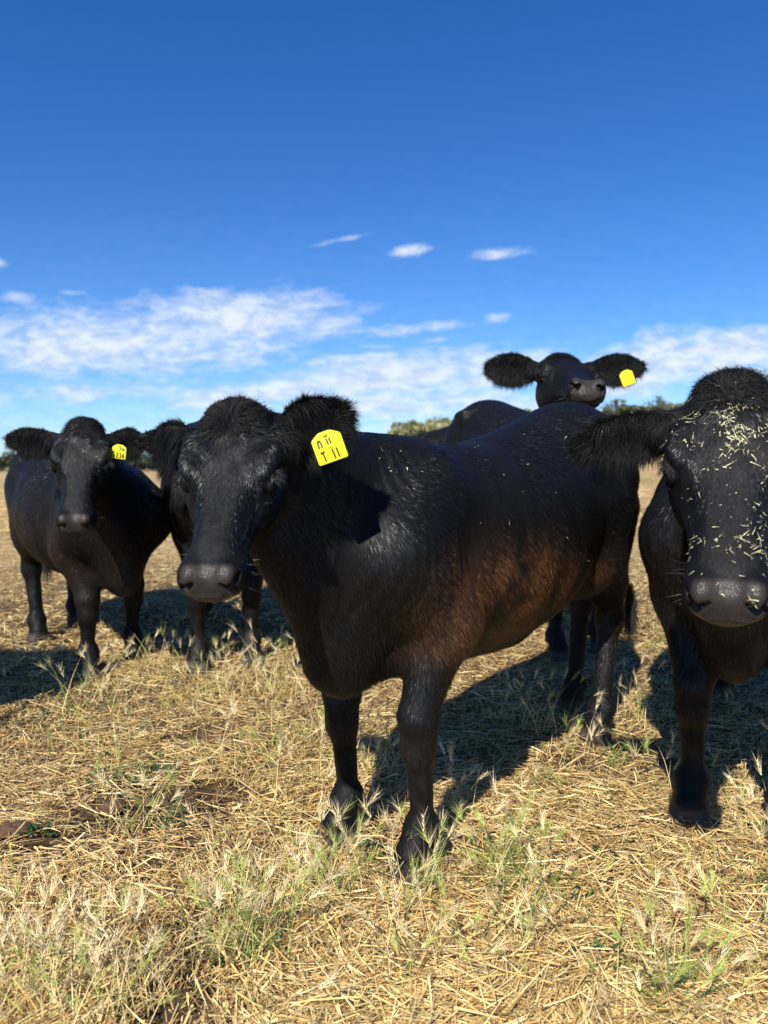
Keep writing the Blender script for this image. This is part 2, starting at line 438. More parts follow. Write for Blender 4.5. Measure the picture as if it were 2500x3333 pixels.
# hair as thin tapering ribbons that lie along the coat
def ribbons(P, D, Nn, Ln, W, bend, col, segs=2, side=None):
    """P roots, D unit directions, Nn facing normals, Ln lengths, W widths, bend (n,3) droop added at the tip."""
    n = len(P)
    sd = norm(np.cross(Nn, D)) if side is None else side
    rows = []
    for k in range(segs + 1):
        t = k / segs
        c = P + D * (Ln * t)[:, None] + bend * (t * t)
        w = W * (1 - t) ** .7
        if k < segs: rows += [c - sd * w[:, None] / 2, c + sd * w[:, None] / 2]
        else: rows.append(c)
    V = np.stack(rows, 1).reshape(-1, 3); m = 2 * segs + 1
    b = np.arange(n)[:, None] * m
    quads = [np.concatenate([b + 2*k, b + 2*k + 1, b + 2*k + 3, b + 2*k + 2], 1) for k in range(segs - 1)]
    tri = np.concatenate([b + 2*(segs-1), b + 2*segs - 1, b + 2*segs], 1)
    cc = np.repeat(col, m, axis=0)
    return V, quads, tri, cc
def merge(parts):
    Vs, Qs, Ts, Cs = [], [], [], []; o = 0
    for V, q, t, c in parts:
        Vs.append(V); Qs += [x + o for x in q]; Ts.append(t + o); Cs.append(c); o += len(V)
    return np.concatenate(Vs), Qs, Ts, np.concatenate(Cs)

HEAD = [(-.075, -.035, -.09, .02), (-.045, .004, -.14, .058), (0, .024, -.165, .078), (.05, .026, -.18, .097), (.11, .021, -.190, .114),
        (.165, .010, -.192, .115), (.22, -.001, -.182, .097), (.28, -.009, -.165, .083), (.33, -.013, -.148, .075), (.375, -.015, -.135, .074),
        (.42, -.019, -.130, .069), (.45, -.027, -.126, .067), (.475, -.042, -.113, .056), (.492, -.068, -.092, .030)]
STROKES = {  # pen strokes in a unit box (x right, y up)
    'T': [[(0, .92), (.62, 1)], [(.33, .97), (.42, 0)]], '1': [[(.28, 1), (.38, 0)]],
    'S': [[(.62, .82), (.42, 1), (.15, .92), (.12, .68), (.5, .5), (.62, .25), (.42, .02), (.05, .08)]],
    '2': [[(.08, .8), (.32, 1), (.55, .85), (.45, .5), (.05, .03), (.62, .03)]],
    '3': [[(.1, .92), (.4, 1), (.55, .78), (.28, .56), (.6, .4), (.52, .1), (.1, .02)]],
    '6': [[(.5, 1), (.2, .6), (.08, .25), (.3, 0), (.58, .18), (.5, .45), (.15, .35)]],
    'n': [[(.0, 0), (.03, .55), (.12, .88), (.30, 1.), (.48, .88), (.57, .55), (.6, 0)]]}
def ear_tag(root, cen, right, up, w, h, lines, taper=.17):
    """cen etc. in the cow's local frame; lines: (text, x, y, size, pen)"""
    right = norm(np.array(right, float)); up = np.array(up, float); up = norm(up - right * (up @ right)); nn = np.cross(right, up)
    pts = [(-.5, -.5), (.5, -.5), (.5, .5 - taper), (.20, .52), (-.20, .52), (-.5, .5 - taper)]
    out = []                                              # rounded corners
    for i, (a, b) in enumerate(pts):
        p0 = np.array(pts[i - 1]); p1 = np.array((a, b)); p2 = np.array(pts[(i + 1) % len(pts)])
        for t in (0, .33, .67, 1):
            r = .07; A = p1 + norm(p0 - p1) * r; B = p1 + norm(p2 - p1) * r
            out.append((1-t)**2 * A + 2*t*(1-t) * p1 + t*t * B)
    out = np.array(out); n = len(out)
    bendf = lambda x, y: .010 * (y * y) * 1.2 + .004 * x * x
    def to3(x, y, off=0): return cen + right * (x * w) + up * (y * h) + nn * (off - bendf(x, y))
    V = [to3(x, y, .0009) for x, y in out] + [to3(x, y, -.0009) for x, y in out]
    V += [to3(0, 0, .0009), to3(0, 0, -.0009)]
    T = [(2*n, i, (i+1) % n) for i in range(n)] + [(2*n+1, n+(i+1) % n, n+i) for i in range(n)]
    Q = [(i, n+i, n+(i+1) % n, (i+1) % n) for i in range(n)]
    o = mesh_np('ear_tag', np.array(V), [np.array(T), np.array(Q)], mat=M_TAG, parent=root, smooth=False)
    th = np.linspace(0, 2 * math.pi, 16, endpoint=False); r_ = .0058
    c0 = to3(0, .42); Vd = [c0 + right * r_ * math.cos(t) + up * r_ * math.sin(t) + nn * .001 for t in th] + [c0 + right * r_ * .8 * math.cos(t) + up * r_ * .8 * math.sin(t) + nn * .0038 for t in th] + [c0 + nn * .0044]
    mesh_np('tag_stud', np.array(Vd), [np.array([(i, (i+1) % 16, 16 + (i+1) % 16, 16 + i) for i in range(16)]), np.array([(16 + i, 16 + (i+1) % 16, 32) for i in range(16)])], mat=M_TAG, parent=o)
    VV, FF = [], []
    for text, x0, y0, sz, pen in lines:
        x = x0
        for ch in text:
            if ch == ' ': x += sz * .45; continue
            for st in STROKES[ch]:
                P = np.array([(x + a * sz, y0 + b * sz * w / h * 1.35) for a, b in st])
                fine = [P[0]]
                for i in range(len(P) - 1):
                    for t in (.33, .67, 1): fine.append(P[i] * (1-t) + P[i+1] * t)
                P = np.array(fine)
                if len(P) > 4: P[1:-1] = (P[:-2] + 2 * P[1:-1] + P[2:]) / 4
                d = np.gradient(P, axis=0); nr = norm(np.stack([-d[:, 1] * h / w, d[:, 0] * w / h], -1)) * pen / 2
                b = len(VV)
                for q, m in zip(P, nr):
                    VV += [to3(q[0] - m[0], q[1] - m[1] * w / h, .0016), to3(q[0] + m[0], q[1] + m[1] * w / h, .0016)]
                FF += [(b+2*i+1, b+2*i, b+2*i+2, b+2*i+3) for i in range(len(P) - 1)]
            x += sz * (.62 if ch in '1' else .82)
    if VV: mesh_np('tag_writing', np.array(VV), [np.array(FF)], mat=M_INK, parent=o, smooth=False)
    return o

def build_cow(label, O, head_dir, st, feet, poll, yawdir, pitch, roll=0, hs=1., ears=None, h=.012, fine=1, lz=1., hair=1., seedn=0,
              coat=None, tagspec=None, neck=1., edrop=0., tail=True, wk=1., whorl=.03, only_mesh=False, mirror_hair=1, legr=1., name='cow', tailswing=0):
    rg = np.random.default_rng(100 + seedn)
    O = np.array([O[0], O[1], float(gz(O[0], O[1]))])
    f2 = norm(np.array([head_dir[0], head_dir[1], 0.])); l2 = np.array([-f2[1], f2[0], 0.])
    Wm = np.stack([f2, l2, [0, 0, 1.]], 1)              # local -> world columns
    def loc(w): return (np.asarray(w, float) - O) @ Wm
    root = bpy.data.objects.new(name, None); link(root); root.empty_display_size = .2
    root.location = O; root.rotation_euler = (0, 0, math.atan2(f2[1], f2[0]))
    tag(root, label, 'cow', 'black cattle standing in the dry field')
    st = np.array(st, float)
    Fd = Field()
    # trunk
    Fd.add(lambda p: loft(st, p, 2.15, .5, .10 + .36 * sstep(.35, .85, p[:, 0] / st[-1, 0])), (st[0, 0], -st[:, 3].max(), st[:, 2].min()), (st[-1, 0], st[:, 3].max(), st[:, 1].max()), .05)
    sx = lambda x: np.interp(x, st[:, 0], st[:, 1]); sw = lambda x: np.interp(x, st[:, 0], st[:, 3]); sb = lambda x: np.interp(x, st[:, 0], st[:, 2])
    legpts = []
    (fl, fr_, hl, hr) = [np.append(np.array(q, float), 0) for q in feet]
    for q in (fl, fr_, hl, hr):
        wv = O + Wm @ np.array([q[0], q[1], 0]); q[2] = float(gz(wv[0], wv[1])) - O[2] + .004
    xs_sh = st[-1, 0] - .25
    for q, s in ((fl, 1), (fr_, -1)):
        fz = q[2]
        sh = np.array([xs_sh + .08, s * sw(xs_sh) * .66, .90 * lz]); el = np.array([q[0] - .10 + .25 * (xs_sh - q[0]), s * .165, .70 * lz])
        kn = np.array([q[0] - .015, q[1] * 1.02, .41 * lz + fz]); fe = np.array([q[0] - .035, q[1], .125 + fz]); ho = np.array([q[0] + .008, q[1], .0 + fz])
        top = np.array([xs_sh - .10, s * sw(xs_sh) * .55, sx(xs_sh) - .13])
        Fd.cone(top, sh, .07, .105, .12); Fd.cone(sh, el, .105, .10, .10)
        Fd.cone(el, kn + (0, 0, .06), .092 * legr, .056 * legr, .06); Fd.cone(kn + (.004, 0, .035), kn + (.004, 0, -.045), .058 * legr, .049 * legr, .03)
        Fd.cone(kn - (0, 0, .03), fe + (0, 0, .04), .042 * legr, .034 * legr, .03)
        Fd.ell(fe, (.052 * legr, .053 * legr, .045), k=.028); Fd.cone(fe, ho + (.004, 0, .06), .042, .05, .03)
        Fd.ell(fe + (-.045, .022, -.03), (.018, .014, .02), k=.012); Fd.ell(fe + (-.045, -.022, -.03), (.018, .014, .02), k=.012)
        for c in (-1, 1):
            Fd.cone(ho + (-.012, c * .027, .052), ho + (.02, c * .029, .012), .030, .036, .010)
        legpts.append(ho)
    xh = st[0, 0]
    for q, s in ((hl, 1), (hr, -1)):
        fz = q[2]
        hip = np.array([xh + .30, s * .115 * wk, sx(xh + .3) - .30]); sti = np.array([(xh + .42) * .7 + .3 * (q[0] + .2), s * .175 * wk, .78 * lz])
        hk = np.array([q[0] - .085, q[1] * 1.05, .50 * lz + fz]); fe = np.array([q[0] - .03, q[1], .125 + fz]); ho = np.array([q[0] + .008, q[1], fz])
        but = np.array([xh + .12, s * .085 * wk, sx(xh + .1) - .36])
        Fd.cone(hip, sti, .15 * wk, .092, .12); Fd.cone(but, hk + (.05, 0, .17), .125 * wk, .078, .09)
        Fd.cone(sti, hk + (.03, 0, .10), .096, .060, .08); Fd.cone(hk + (-.02, 0, .10), hk + (-.008, 0, -.02), .036, .044, .04)
        Fd.cone(hk + (.008, 0, .05), hk, .052 * legr, .052 * legr, .03); Fd.cone(hk, fe + (0, 0, .04), .046 * legr, .037 * legr, .04)
        Fd.ell(fe, (.052 * legr, .053 * legr, .045), k=.028); Fd.cone(fe, ho + (.004, 0, .06), .042, .05, .03)
        Fd.ell(fe + (-.045, .022, -.03), (.018, .014, .02), k=.012); Fd.ell(fe + (-.045, -.022, -.03), (.018, .014, .02), k=.012)
        for c in (-1, 1):
            Fd.cone(ho + (-.012, c * .027, .052), ho + (.02, c * .029, .012), .030, .036, .010)
        legpts.append(ho)
        # hook bone, pin bone, fold of the flank
        Fd.ell((xh + .42, s * sw(xh + .42) * .80, sx(xh + .42) - .115), (.05, .02, .02), k=.10)
        Fd.ell((xh + .07, s * .10, sx(xh + .07) - .07), (.05, .02, .03), k=.08)
        Fd.cone((xh + .55, s * .17 * wk, sb(xh + .55) + .12), sti + (.04, -s * .02, -.02), .07, .06, .08)
        Fd.ell((xh + .56, s * (sw(xh + .56) + .035), sx(xh + .56) - .21), (.11, .05, .09), k=.10, mode='s')
    # brisket, belly line, elbow hollow
    xe = st[-1, 0]
    Fd.ell((xe - .12, 0, sb(xe - .15) + .055), (.13, .075, .12), k=.08)
    Fd.cone((xe - .28, 0, sb(xe - .28) + .06), (.0, 0, sb(0) + .05), .09, .09, .06)
    # neck and head
    poll = loc(poll); yd = norm(np.append(np.array(yawdir, float), 0)) @ Wm
    P = R(pitch); hu = yd * math.cos(P) + np.array([0, 0, -math.sin(P)]); hw = yd * math.sin(P) + np.array([0, 0, math.cos(P)])
    hv = np.cross(hw, hu)
    cr, sr = math.cos(R(roll)), math.sin(R(roll)); hv, hw = hv * cr + hw * sr, hw * cr - hv * sr
    HM = np.stack([hu, hv, hw], 1)
    H = lambda u, v, w: poll + HM @ (np.array([u, v, w]) * hs)
    occ = H(-.01, 0, -.075); thr = H(.085, 0, -.15)
    wt = np.array([xs_sh - .06, 0, sx(xs_sh - .06) - .155 * neck]); nm = np.array([xs_sh + .08, 0, .93 * lz]); nl = np.array([xe - .09, 0, .76 * lz])
    m1 = wt * .5 + occ * .5
    na = norm(occ - wt); fy = norm(np.cross(na, (0, 0, 1.))) if abs(na[2]) < .9 else np.array((0, 1., 0)); fl_ = (fy, .66)
    Fd.cone(wt, m1, .165 * neck, .125 * neck, .08, fl_); Fd.cone(m1, occ, .125 * neck, .095 * hs, .06, (fy, .8))
    mid = occ * .5 + thr * .5
    Fd.cone(nm, mid, .185 * neck, .11 * hs, .08, fl_)
    Fd.cone(nl, thr, .125 * neck, .080 * hs, .07, fl_)
    Fd.cone(np.array([xe - .07, 0, .66 * lz]), thr * .75 + nl * .25 - (0, 0, .05), .055, .03, .06)
    def headfn(p): return loft(HEAD, (p - poll) @ HM / hs, 2.45, .40, .28) * hs
    hb = np.array([H(a, b, c) for a in (-.09, .52) for b in (-.13, .13) for c in (-.2, .04)])
    Fd.add(headfn, hb.min(0), hb.max(0), .05)
    for s in (-1, 1):
        Fd.ell(H(.135, s * .080, -.125), np.array((.10, .034, .062)) * hs, HM, .04)           # cheek
        Fd.ell(H(.120, s * .096, -.002), np.array((.050, .024, .022)) * hs, HM, .04)          # brow
        Fd.ell(H(.26, s * .066, -.055), np.array((.07, .018, .014)) * hs, HM, .03)            # face crest
        Fd.ell(H(.172, s * .132, -.040), np.array((.034, .022, .024)) * hs, HM, .02, 's')    # eye socket
        Fd.ell(H(.168, s * .1080, -.036), np.array((.027, .016, .021)) * hs, HM, .006)        # lids
        Fd.ell(H(.158, s * .119, -.017), np.array((.024, .008, .006)) * hs, HM, .008)
        Fd.ell(H(.180, s * .115, -.054), np.array((.022, .007, .005)) * hs, HM, .008)
        Fd.ell(H(.448, s * .044, -.040), np.array((.034, .026, .026)) * hs, HM, .02)          # nostril wing
        Fd.ell(H(.415, s * .053, -.085), np.array((.045, .022, .034)) * hs, HM, .03)          # lip
        # comma nostril
        a = R(40) * s; ca, sa = math.cos(a), math.sin(a)
        NM = HM @ np.array([[1, 0, 0], [0, ca, -sa], [0, sa, ca]]).T
        Fd.ell(H(.482, s * .046, -.050), np.array((.040, .0245, .0105)) * hs, NM, .006, 's')
        Fd.ell(H(.466, s * .064, -.040), np.array((.026, .010, .007)) * hs, HM, .008, 's')
        Fd.ell(H(.30, s * .088, -.035), np.array((.07, .020, .030)) * hs, HM, .04, 's')       # hollow beside the nose bridge
    Fd.ell(H(.446, 0, -.066), np.array((.033, .056, .030)) * hs, HM, .025)
    Fd.ell(H(.425, 0, -.118), np.array((.044, .044, .024)) * hs, HM, .022)                     # chin
    Fd.ell(H(-.015, 0, .002), np.array((.045, .05, .030)) * hs, HM, .04)                       # poll knob
    def mouth(p):
        q = (p - poll) @ HM / hs
        wl = -.101 - .010 * np.clip((q[:, 0] - .36) / .1, 0, 1)
        return .0065 * hs * np.exp(-((q[:, 2] - wl) / .0042) ** 2) * sstep(.335, .37, q[:, 0])
    Fd.add(mouth, hb.min(0), hb.max(0), .01, 'd')
    def brows(p):                                        # folds above the eyes, soft dimples on the forehead
        q = (p - poll) @ HM / hs
        f = .0007 * np.sin(q[:, 0] * 260 + np.abs(q[:, 1]) * 170 + 1.3 * np.sin(q[:, 1] * 60)) * np.exp(-((q[:, 0] - .135) / .03) ** 2 - ((np.abs(q[:, 1]) - .075) / .028) ** 2)
        f += .0030 * np.sin(q[:, 1] * 70) * np.sin(q[:, 0] * 55) * np.exp(-((q[:, 0] - .10) / .07) ** 2)
        return f * (q[:, 2] > -.09)
    Fd.add(brows, hb.min(0), hb.max(0), .01, 'd')
    def neckfold(p):                                     # loose skin folds running down the neck and shoulder
        x = p[:, 0]; z = p[:, 2]
        wgt = np.exp(-((x - (xs_sh + .12)) / .20) ** 2) * sstep(.6, .8, z) * (np.abs(p[:, 1]) > .06)
        return .0026 * wgt * np.sin(x * 190 + (z - 1) * 22 + 1.2 * np.sin(z * 9)) * (.5 + .5 * np.sin(z * 23 + x * 9)) + .0025 * np.exp(-((x + .05) / .45) ** 2) * np.sin(x * 42 - z * 12) * (z > .6) * (np.abs(p[:, 1]) > .15) * .6
    Fd.add(neckfold, (-.6, -.5, .4), (xe + .25, .5, 1.5), .01, 'd')
    # ears: cupped leaves
    earinfo = []
    for s, (ed, en, L_, W_) in zip((1, -1), ears):
        ed = norm(np.array(ed, float)) @ Wm; en = np.array(en, float) @ Wm; en = norm(en - ed * (en @ ed)); eb = np.cross(en, ed)
        base = H(.035 + edrop, s * .095, -.035)
        EM = np.stack([ed, eb, en], 1)
        def earfn(p, base=base, EM=EM, L_=L_, W_=W_):
            q = (p - base) @ EM; t = np.clip(q[:, 0] / L_, 0, 1)
            w = W_ * (.40 + .60 * np.sin(np.clip(t * 1.9, 0, 1) * math.pi / 2)) * np.clip(1 - np.clip((t - .42) / .58, 0, 1) ** 2.3, 0, 1) ** .75 + .004
            kap = 2.6 + 10 * np.clip(.35 - t, 0, 1) ; cup = np.minimum(kap * q[:, 1] ** 2 * (1 + 0 * t), .06) - .012
            dn = np.abs(q[:, 2] - cup) - (.0085 + .012 * np.clip(.25 - t, 0, 1) * 3)
            db = np.abs(q[:, 1]) - w
            over = np.maximum(-q[:, 0] - .02, q[:, 0] - L_)
            return np.maximum(smax(dn, db, .01), over)
        cc = np.array([base + EM @ np.array([a, b, c]) for a in (-.03, L_) for b in (-W_, W_) for c in (-.02, .06)])
        Fd.add(earfn, cc.min(0), cc.max(0), .022)
        Fd.cone(base - ed * .03, base + ed * .035, .036 * hs, .030, .03)
        earinfo.append((base, EM, L_, W_, s))
    # tail
    tails = np.array([[xh + .06, 0, sx(xh + .06) - .02], [xh - .035, 0, sx(xh) - .10], [xh - .05, .01 + tailswing*.3, .95 * lz], [xh - .045, .02+tailswing*.7, .70 * lz], [xh - .05, .03+tailswing, .52 * lz]])
    for i in range(4): Fd.cone(tails[i], tails[i + 1], (.034, .024, .018, .014)[i], (.024, .018, .014, .011)[i], .03)
    lo = np.minimum.reduce([st[:, [0, 2, 2]].min(0) * (1, 0, 0) + (-.12, -.45, -.08 - O[2]), hb.min(0) - .05, *[np.minimum(b, b + EM[:, 0] * L) - .09 for b, EM, L, W, s in earinfo]])
    hi = np.maximum.reduce([np.array([xe + .12, .45, st[:, 1].max() + .08]), hb.max(0) + .05, *[np.maximum(b, b + EM[:, 0] * L) + .09 for b, EM, L, W, s in earinfo]])
    lo[1] = min(lo[1], -.45); hi[1] = max(hi[1], .45)
    V, Q = polygonise(Fd, lo, hi, h)
    V = project(Fd, V, 2, h * .5)
    tri = np.zeros((0, 3), int); keep = np.zeros((0, 4), int)
    for lev in range(fine):
        q = (V - poll) @ HM / hs
        sel = (q[:, 0] > (-.06, .05)[lev]) & (q[:, 0] < .55) & (np.abs(q[:, 1]) < .16) & (q[:, 2] > (-.22, -.14)[lev])
        if lev == 0:
            for b, EM, L, W, s in earinfo:
                e = (V - b) @ EM; sel |= (e[:, 0] > -.01) & (e[:, 0] < L + .03) & (np.abs(e[:, 1]) < W + .02) & (np.abs(e[:, 2]) < .06)
        V, nq, kq, t = subdiv(V, Q, sel)
        keep = np.concatenate([keep, kq]); tri = np.concatenate([tri, t]) if len(tri) else t
        if lev == 1 and False: pass
        Q = nq
        newv = np.unique(nq); V[newv] = project(Fd, V[newv], 2, h * .3)
    # second level can leave T-junctions with level-0 rim only inside the head, closed by t
    allF = [np.concatenate([Q, keep]), tri]
    # ---- colour: black coat, faded brown patches, grey-brown nose, grey hooves
    def colour(V, hairy=False):
        n = len(V); base = np.array((.0058, .0053, .0049)) if hairy else np.array((.0042, .0039, .0038))
        c = np.tile(base, (n, 1)); wet = np.zeros(n)
        x, y, z = V.T
        pn = fbm(x * 9 + 5 + seedn, z * 5 + y * 4, 31, 4); pn2 = fbm(x * 45, z * 20 + y * 20, 37, 3); pv = fbm(x * 30 + 3, z * 4 + y * 3, 77, 3)
        if coat:
            for (cx, cz, rx, rz, amt) in coat:
                g = np.exp(-(((x - cx) / rx) ** 2 + ((z - cz + .05 * (pv - .5)) / rz) ** 2) ** 1.7) * sstep(.36, .66, pn * .55 + pn2 * .3 + pv * .25) * amt
                br = np.array((.050, .024, .012)) if not hairy else np.array((.150, .066, .030))
                c = c * (1 - g[:, None]) + br * g[:, None]
        q = (V - poll) @ HM / hs
        inh = (np.abs(q[:, 1]) < .12) & (q[:, 2] < .03) & (q[:, 2] > -.15)
        nose = sstep(.424, .442, q[:, 0] - .10 * np.abs(q[:, 1]) - .12 * np.clip(q[:, 2] + .06, 0, 1)) * sstep(-.109, -.100, q[:, 2]) * inh * sstep(.066, .054, np.abs(q[:, 1]))
        c = c * (1 - nose[:, None]) + np.array((.036, .029, .025)) * nose[:, None] * (.75 + .5 * pn2[:, None]); wet = nose
        for s_ in (-1, 1):
            w_ = np.exp(-(((q[:, 0] - .465) / .020) ** 2 + ((np.abs(q[:, 1]) - .045) / .012) ** 2 + ((q[:, 2] + .050) / .010) ** 2)) if s_ > 0 else 0
            c = c * (1 - .93 * np.reshape(w_ + np.zeros(n), (-1, 1)))  # shade inside the nostrils painted dark into the colour
        lip = sstep(.40, .43, q[:, 0]) * np.exp(-((q[:, 2] + .104) / .007) ** 2) * inh * .55
        c = c * (1 - lip[:, None]) + np.array((.09, .065, .05)) * lip[:, None]
        dust = sstep(.55, .15, z) * sstep(.50, .80, pn2 * .6 + pn * .4) * .35
        c = c * (1 - dust[:, None]) + np.array((.045, .037, .030)) * dust[:, None]
        for ho in legpts:
            d = np.hypot(x - ho[0], y - ho[1])
            hf = sstep(.065, .050, z - ho[2] + .02 * (pn2 - .5)) * (d < .11)
            c = c * (1 - hf[:, None]) + np.array((.075, .060, .048)) * hf[:, None] * (.2 + 1.1 * pn2[:, None])
        return c, wet
    cols, wet = colour(V)
    if only_mesh: pass
    body = mesh_np('body', V, allF, cols, M_HIDE, root, extra={'wet': wet})
    # eyes
    for s in (-1, 1):
        c = H(.168, s * .1125, -.036)
        u, v = np.meshgrid(np.linspace(0, 2*math.pi, 20, endpoint=False), np.linspace(0, math.pi, 12))
        sp = np.stack([np.sin(v) * np.cos(u), np.sin(v) * np.sin(u), np.cos(v)], -1).reshape(-1, 3)
        i = np.arange(11)[:, None] * 20; j = np.arange(20)[None]
        F_ = np.stack([i + j, i + (j+1) % 20, i + 20 + (j+1) % 20, i + 20 + j], -1).reshape(-1, 4)
        mesh_np('eye', c + (sp * np.array((.0185, .0145, .0135)) * hs) @ HM.T, [F_[:, ::-1]], mat=M_EYE, parent=root)
    # ---- hair
    if hair > 0:
        me = body.data; me.calc_loop_triangles()
        nt = len(me.loop_triangles); ti = np.zeros(nt * 3, np.int32); me.loop_triangles.foreach_get('vertices', ti); ti = ti.reshape(-1, 3)
        vn = np.zeros(len(V) * 3, np.float32); me.vertex_normals.foreach_get('vector', vn); vn = vn.reshape(-1, 3)
        A, B, Cc = V[ti[:, 0]], V[ti[:, 1]], V[ti[:, 2]]
        area = np.linalg.norm(np.cross(B - A, Cc - A), axis=1) / 2
        cen = (A + B + Cc) / 3
        wc = cen @ Wm.T + O
        fn = norm(np.cross(B - A, Cc - A)); view = norm(np.array([0, 0, CAM_H]) - wc)
        facing = ((fn @ Wm.T) * view).sum(1)
        q = (cen - poll) @ HM / hs
        ishead = (q[:, 0] > -.09) & (np.abs(q[:, 1]) < .15) & (q[:, 2] > -.23)
        isear = np.zeros(nt, bool)
        for b, EM, L, W, s in earinfo:
            e = (cen - b) @ EM; isear |= (e[:, 0] > .025) & (e[:, 0] < L + .02) & (np.abs(e[:, 1]) < W + .015) & (np.abs(e[:, 2] - .01) < .05)
        isfoot = (cen[:, 2] < .085)
        nosec = (q[:, 0] > .425) & (np.abs(q[:, 1]) < .09) & (q[:, 2] > -.15)
        dist = np.linalg.norm(wc - np.array([0, 0, CAM_H]), axis=1)
        def sample(mask, n):
            w = area * mask; n = int(n); t = rg.choice(nt, n, p=w / w.sum())
            r1 = np.sqrt(rg.random(n)); r2 = rg.random(n); ba = np.stack([1 - r1, r1 * (1 - r2), r1 * r2], 1)
            Pp = (V[ti[t]] * ba[..., None]).sum(1); Nn = norm((vn[ti[t]] * ba[..., None]).sum(1)); return Pp, Nn
        parts = []
        fuzz = []
        def lay(Pp, Nn, D, ln, wd, lift, droop, jit, cmul=1., out=None, sdj=.32):
            D = D - Nn * (D * Nn).sum(1, keepdims=True); D = norm(D + rg.normal(0, jit, D.shape))
            D = D - Nn * (D * Nn).sum(1, keepdims=True); D = norm(norm(D) + Nn * lift[:, None])
            n = len(Pp); c, _ = colour(Pp, True); c = c * ((.25 + 2.0 * rg.random(n) ** 1.6) * (.5 + fbm(Pp[:, 0] * 30, Pp[:, 2] * 14 + Pp[:, 1] * 10, 91, 3)) * cmul)[:, None]
            bend = -Nn * (lift * ln * .45)[:, None] + np.array([0, 0, -1.]) * (droop * ln)[:, None]
            sd = norm(np.cross(Nn, D) + rg.normal(0, sdj, D.shape))
            (parts if out is None else out).append(ribbons(Pp - Nn * .001, D, Nn, ln, wd, bend, c, 2, sd))
        vis = np.where(facing > -.25, 1., .06)
        # coat of the trunk and legs: back and down
        mk = vis * ~ishead * ~isear * ~isfoot
        n = 135000 * hair; Pp, Nn = sample(mk, n); n = len(Pp)
        D = np.stack([-.75 + 0 * Pp[:, 0], np.sign(Pp[:, 1]) * .1, -.75 - 0 * Pp[:, 0]], 1)
        D[:, 0] += .9 * (fbm(Pp[:, 0] * 6, Pp[:, 2] * 4, 55, 3) - .5)
        D[Pp[:, 2] < .6 * lz] = (-.1, 0, -1)
        nk = Pp[:, 0] > xs_sh + .05; D[nk] = D[nk] + (.0, 0, -.5)
        lay(Pp, Nn, D, rg.uniform(.014, .034, n) * np.where(Pp[:, 2] < .3, .5, 1.), rg.uniform(.0007, .0016, n), rg.uniform(.05, .16, n) * (.75 + 2.8 * sstep(.38, .68, fbm(Pp[:, 0] * 13 + Pp[:, 2] * 6, Pp[:, 2] * 3.2, 71, 3))), rg.uniform(0, .15, n), .14)
        # head: radiating from the whorl on the poll, then down the face
        mk = vis * (ishead & ~isear & ~nosec)
        n = 34000 * hair; Pp, Nn = sample(mk, n); n = len(Pp)
        wp = H(whorl, 0, .03); D = norm(Pp - wp); qq = (Pp - poll) @ HM / hs
        k = sstep(.10, .22, qq[:, 0])[:, None]; D = D * (1 - k) + k * (-hw * .0 + hu * .2 - hu * .9 * 0 + hu * .5)
        top = sstep(.14, -.02, qq[:, 0])
        lay(Pp, Nn, D, rg.uniform(.008, .015, n) * (1 + 2.0 * top), rg.uniform(.0008, .0016, n), rg.uniform(.05, .16, n) * (.7 + 2.4 * sstep(.4, .65, fbm(qq[:, 1] * 22, qq[:, 0] * 9, 83, 3))) * (1 - .35 * top), rg.uniform(0, .1, n), .16)
        # tuft on the poll
        tm = mk * ((q[:, 0] > -.08) & (q[:, 0] < .05) & (np.abs(q[:, 1]) < .075) & (q[:, 2] > -.06))
        n = 3800 * hair; Pp, Nn = sample(tm, n); n = len(Pp)
        D = norm(Pp - wp) + rg.normal(0, .35, (n, 3))
        lay(Pp, Nn, D, rg.uniform(.022, .050, n) * (.35 + 1.5 * fbm(Pp[:, 1] * 60 + 7, Pp[:, 0] * 60 + Pp[:, 2] * 40, 97, 2) ** 1.5), rg.uniform(.0010, .0022, n), rg.uniform(.3, 1.2, n), rg.uniform(.0, .25, n), .3, out=fuzz)
        # ears: dense, long at the rims and inside
        for b, EM, L, W, s in earinfo:
            e = (cen - b) @ EM
            em = ((e[:, 0] > .02) & (e[:, 0] < L + .02) & (np.abs(e[:, 1]) < W + .015) & (np.abs(e[:, 2] - .01) < .05)) * 1.
            n = 8500 * max(hair, .5); Pp, Nn = sample(em, n); n = len(Pp)
            e = (Pp - b) @ EM; r = np.clip(np.abs(e[:, 1]) / W, 0, 1); tt = np.clip(e[:, 0] / L, 0, 1)
            D = EM[:, 0] * (.55 + .3 * tt)[:, None] + EM[:, 1] * (np.sign(e[:, 1]) * (.25 + .9 * r))[:, None]
            rim = np.maximum(r > .72, tt > .82) * 1.
            lay(Pp, Nn, D, rg.uniform(.010, .024, n) * (1 + .55 * rim) * (.35 + 1.35 * fbm(e[:, 0] * 70 + 9, e[:, 1] * 70 + 5, 98, 2)), rg.uniform(.0009, .0018, n), rg.uniform(.1, .45, n), .35 * rim * rg.random(n) + .1, .25, .8, out=fuzz)
            ins = em * ((fn @ EM[:, 2]) > .3) * (((cen - b) @ EM)[:, 0] < L * .75)
            n = 2600 * max(hair, .5); Pp, Nn = sample(ins, n); n = len(Pp)
            e = (Pp - b) @ EM; lowside = EM[:, 1] * (-1 if EM[2, 1] > 0 else 1)
            lay(Pp, Nn, EM[:, 0] * .4 + lowside * 1.0 + 0 * Pp, rg.uniform(.025, .050, n), rg.uniform(.001, .002, n), rg.uniform(.3, .9, n), rg.uniform(.2, .5, n), .35, .8, out=fuzz)
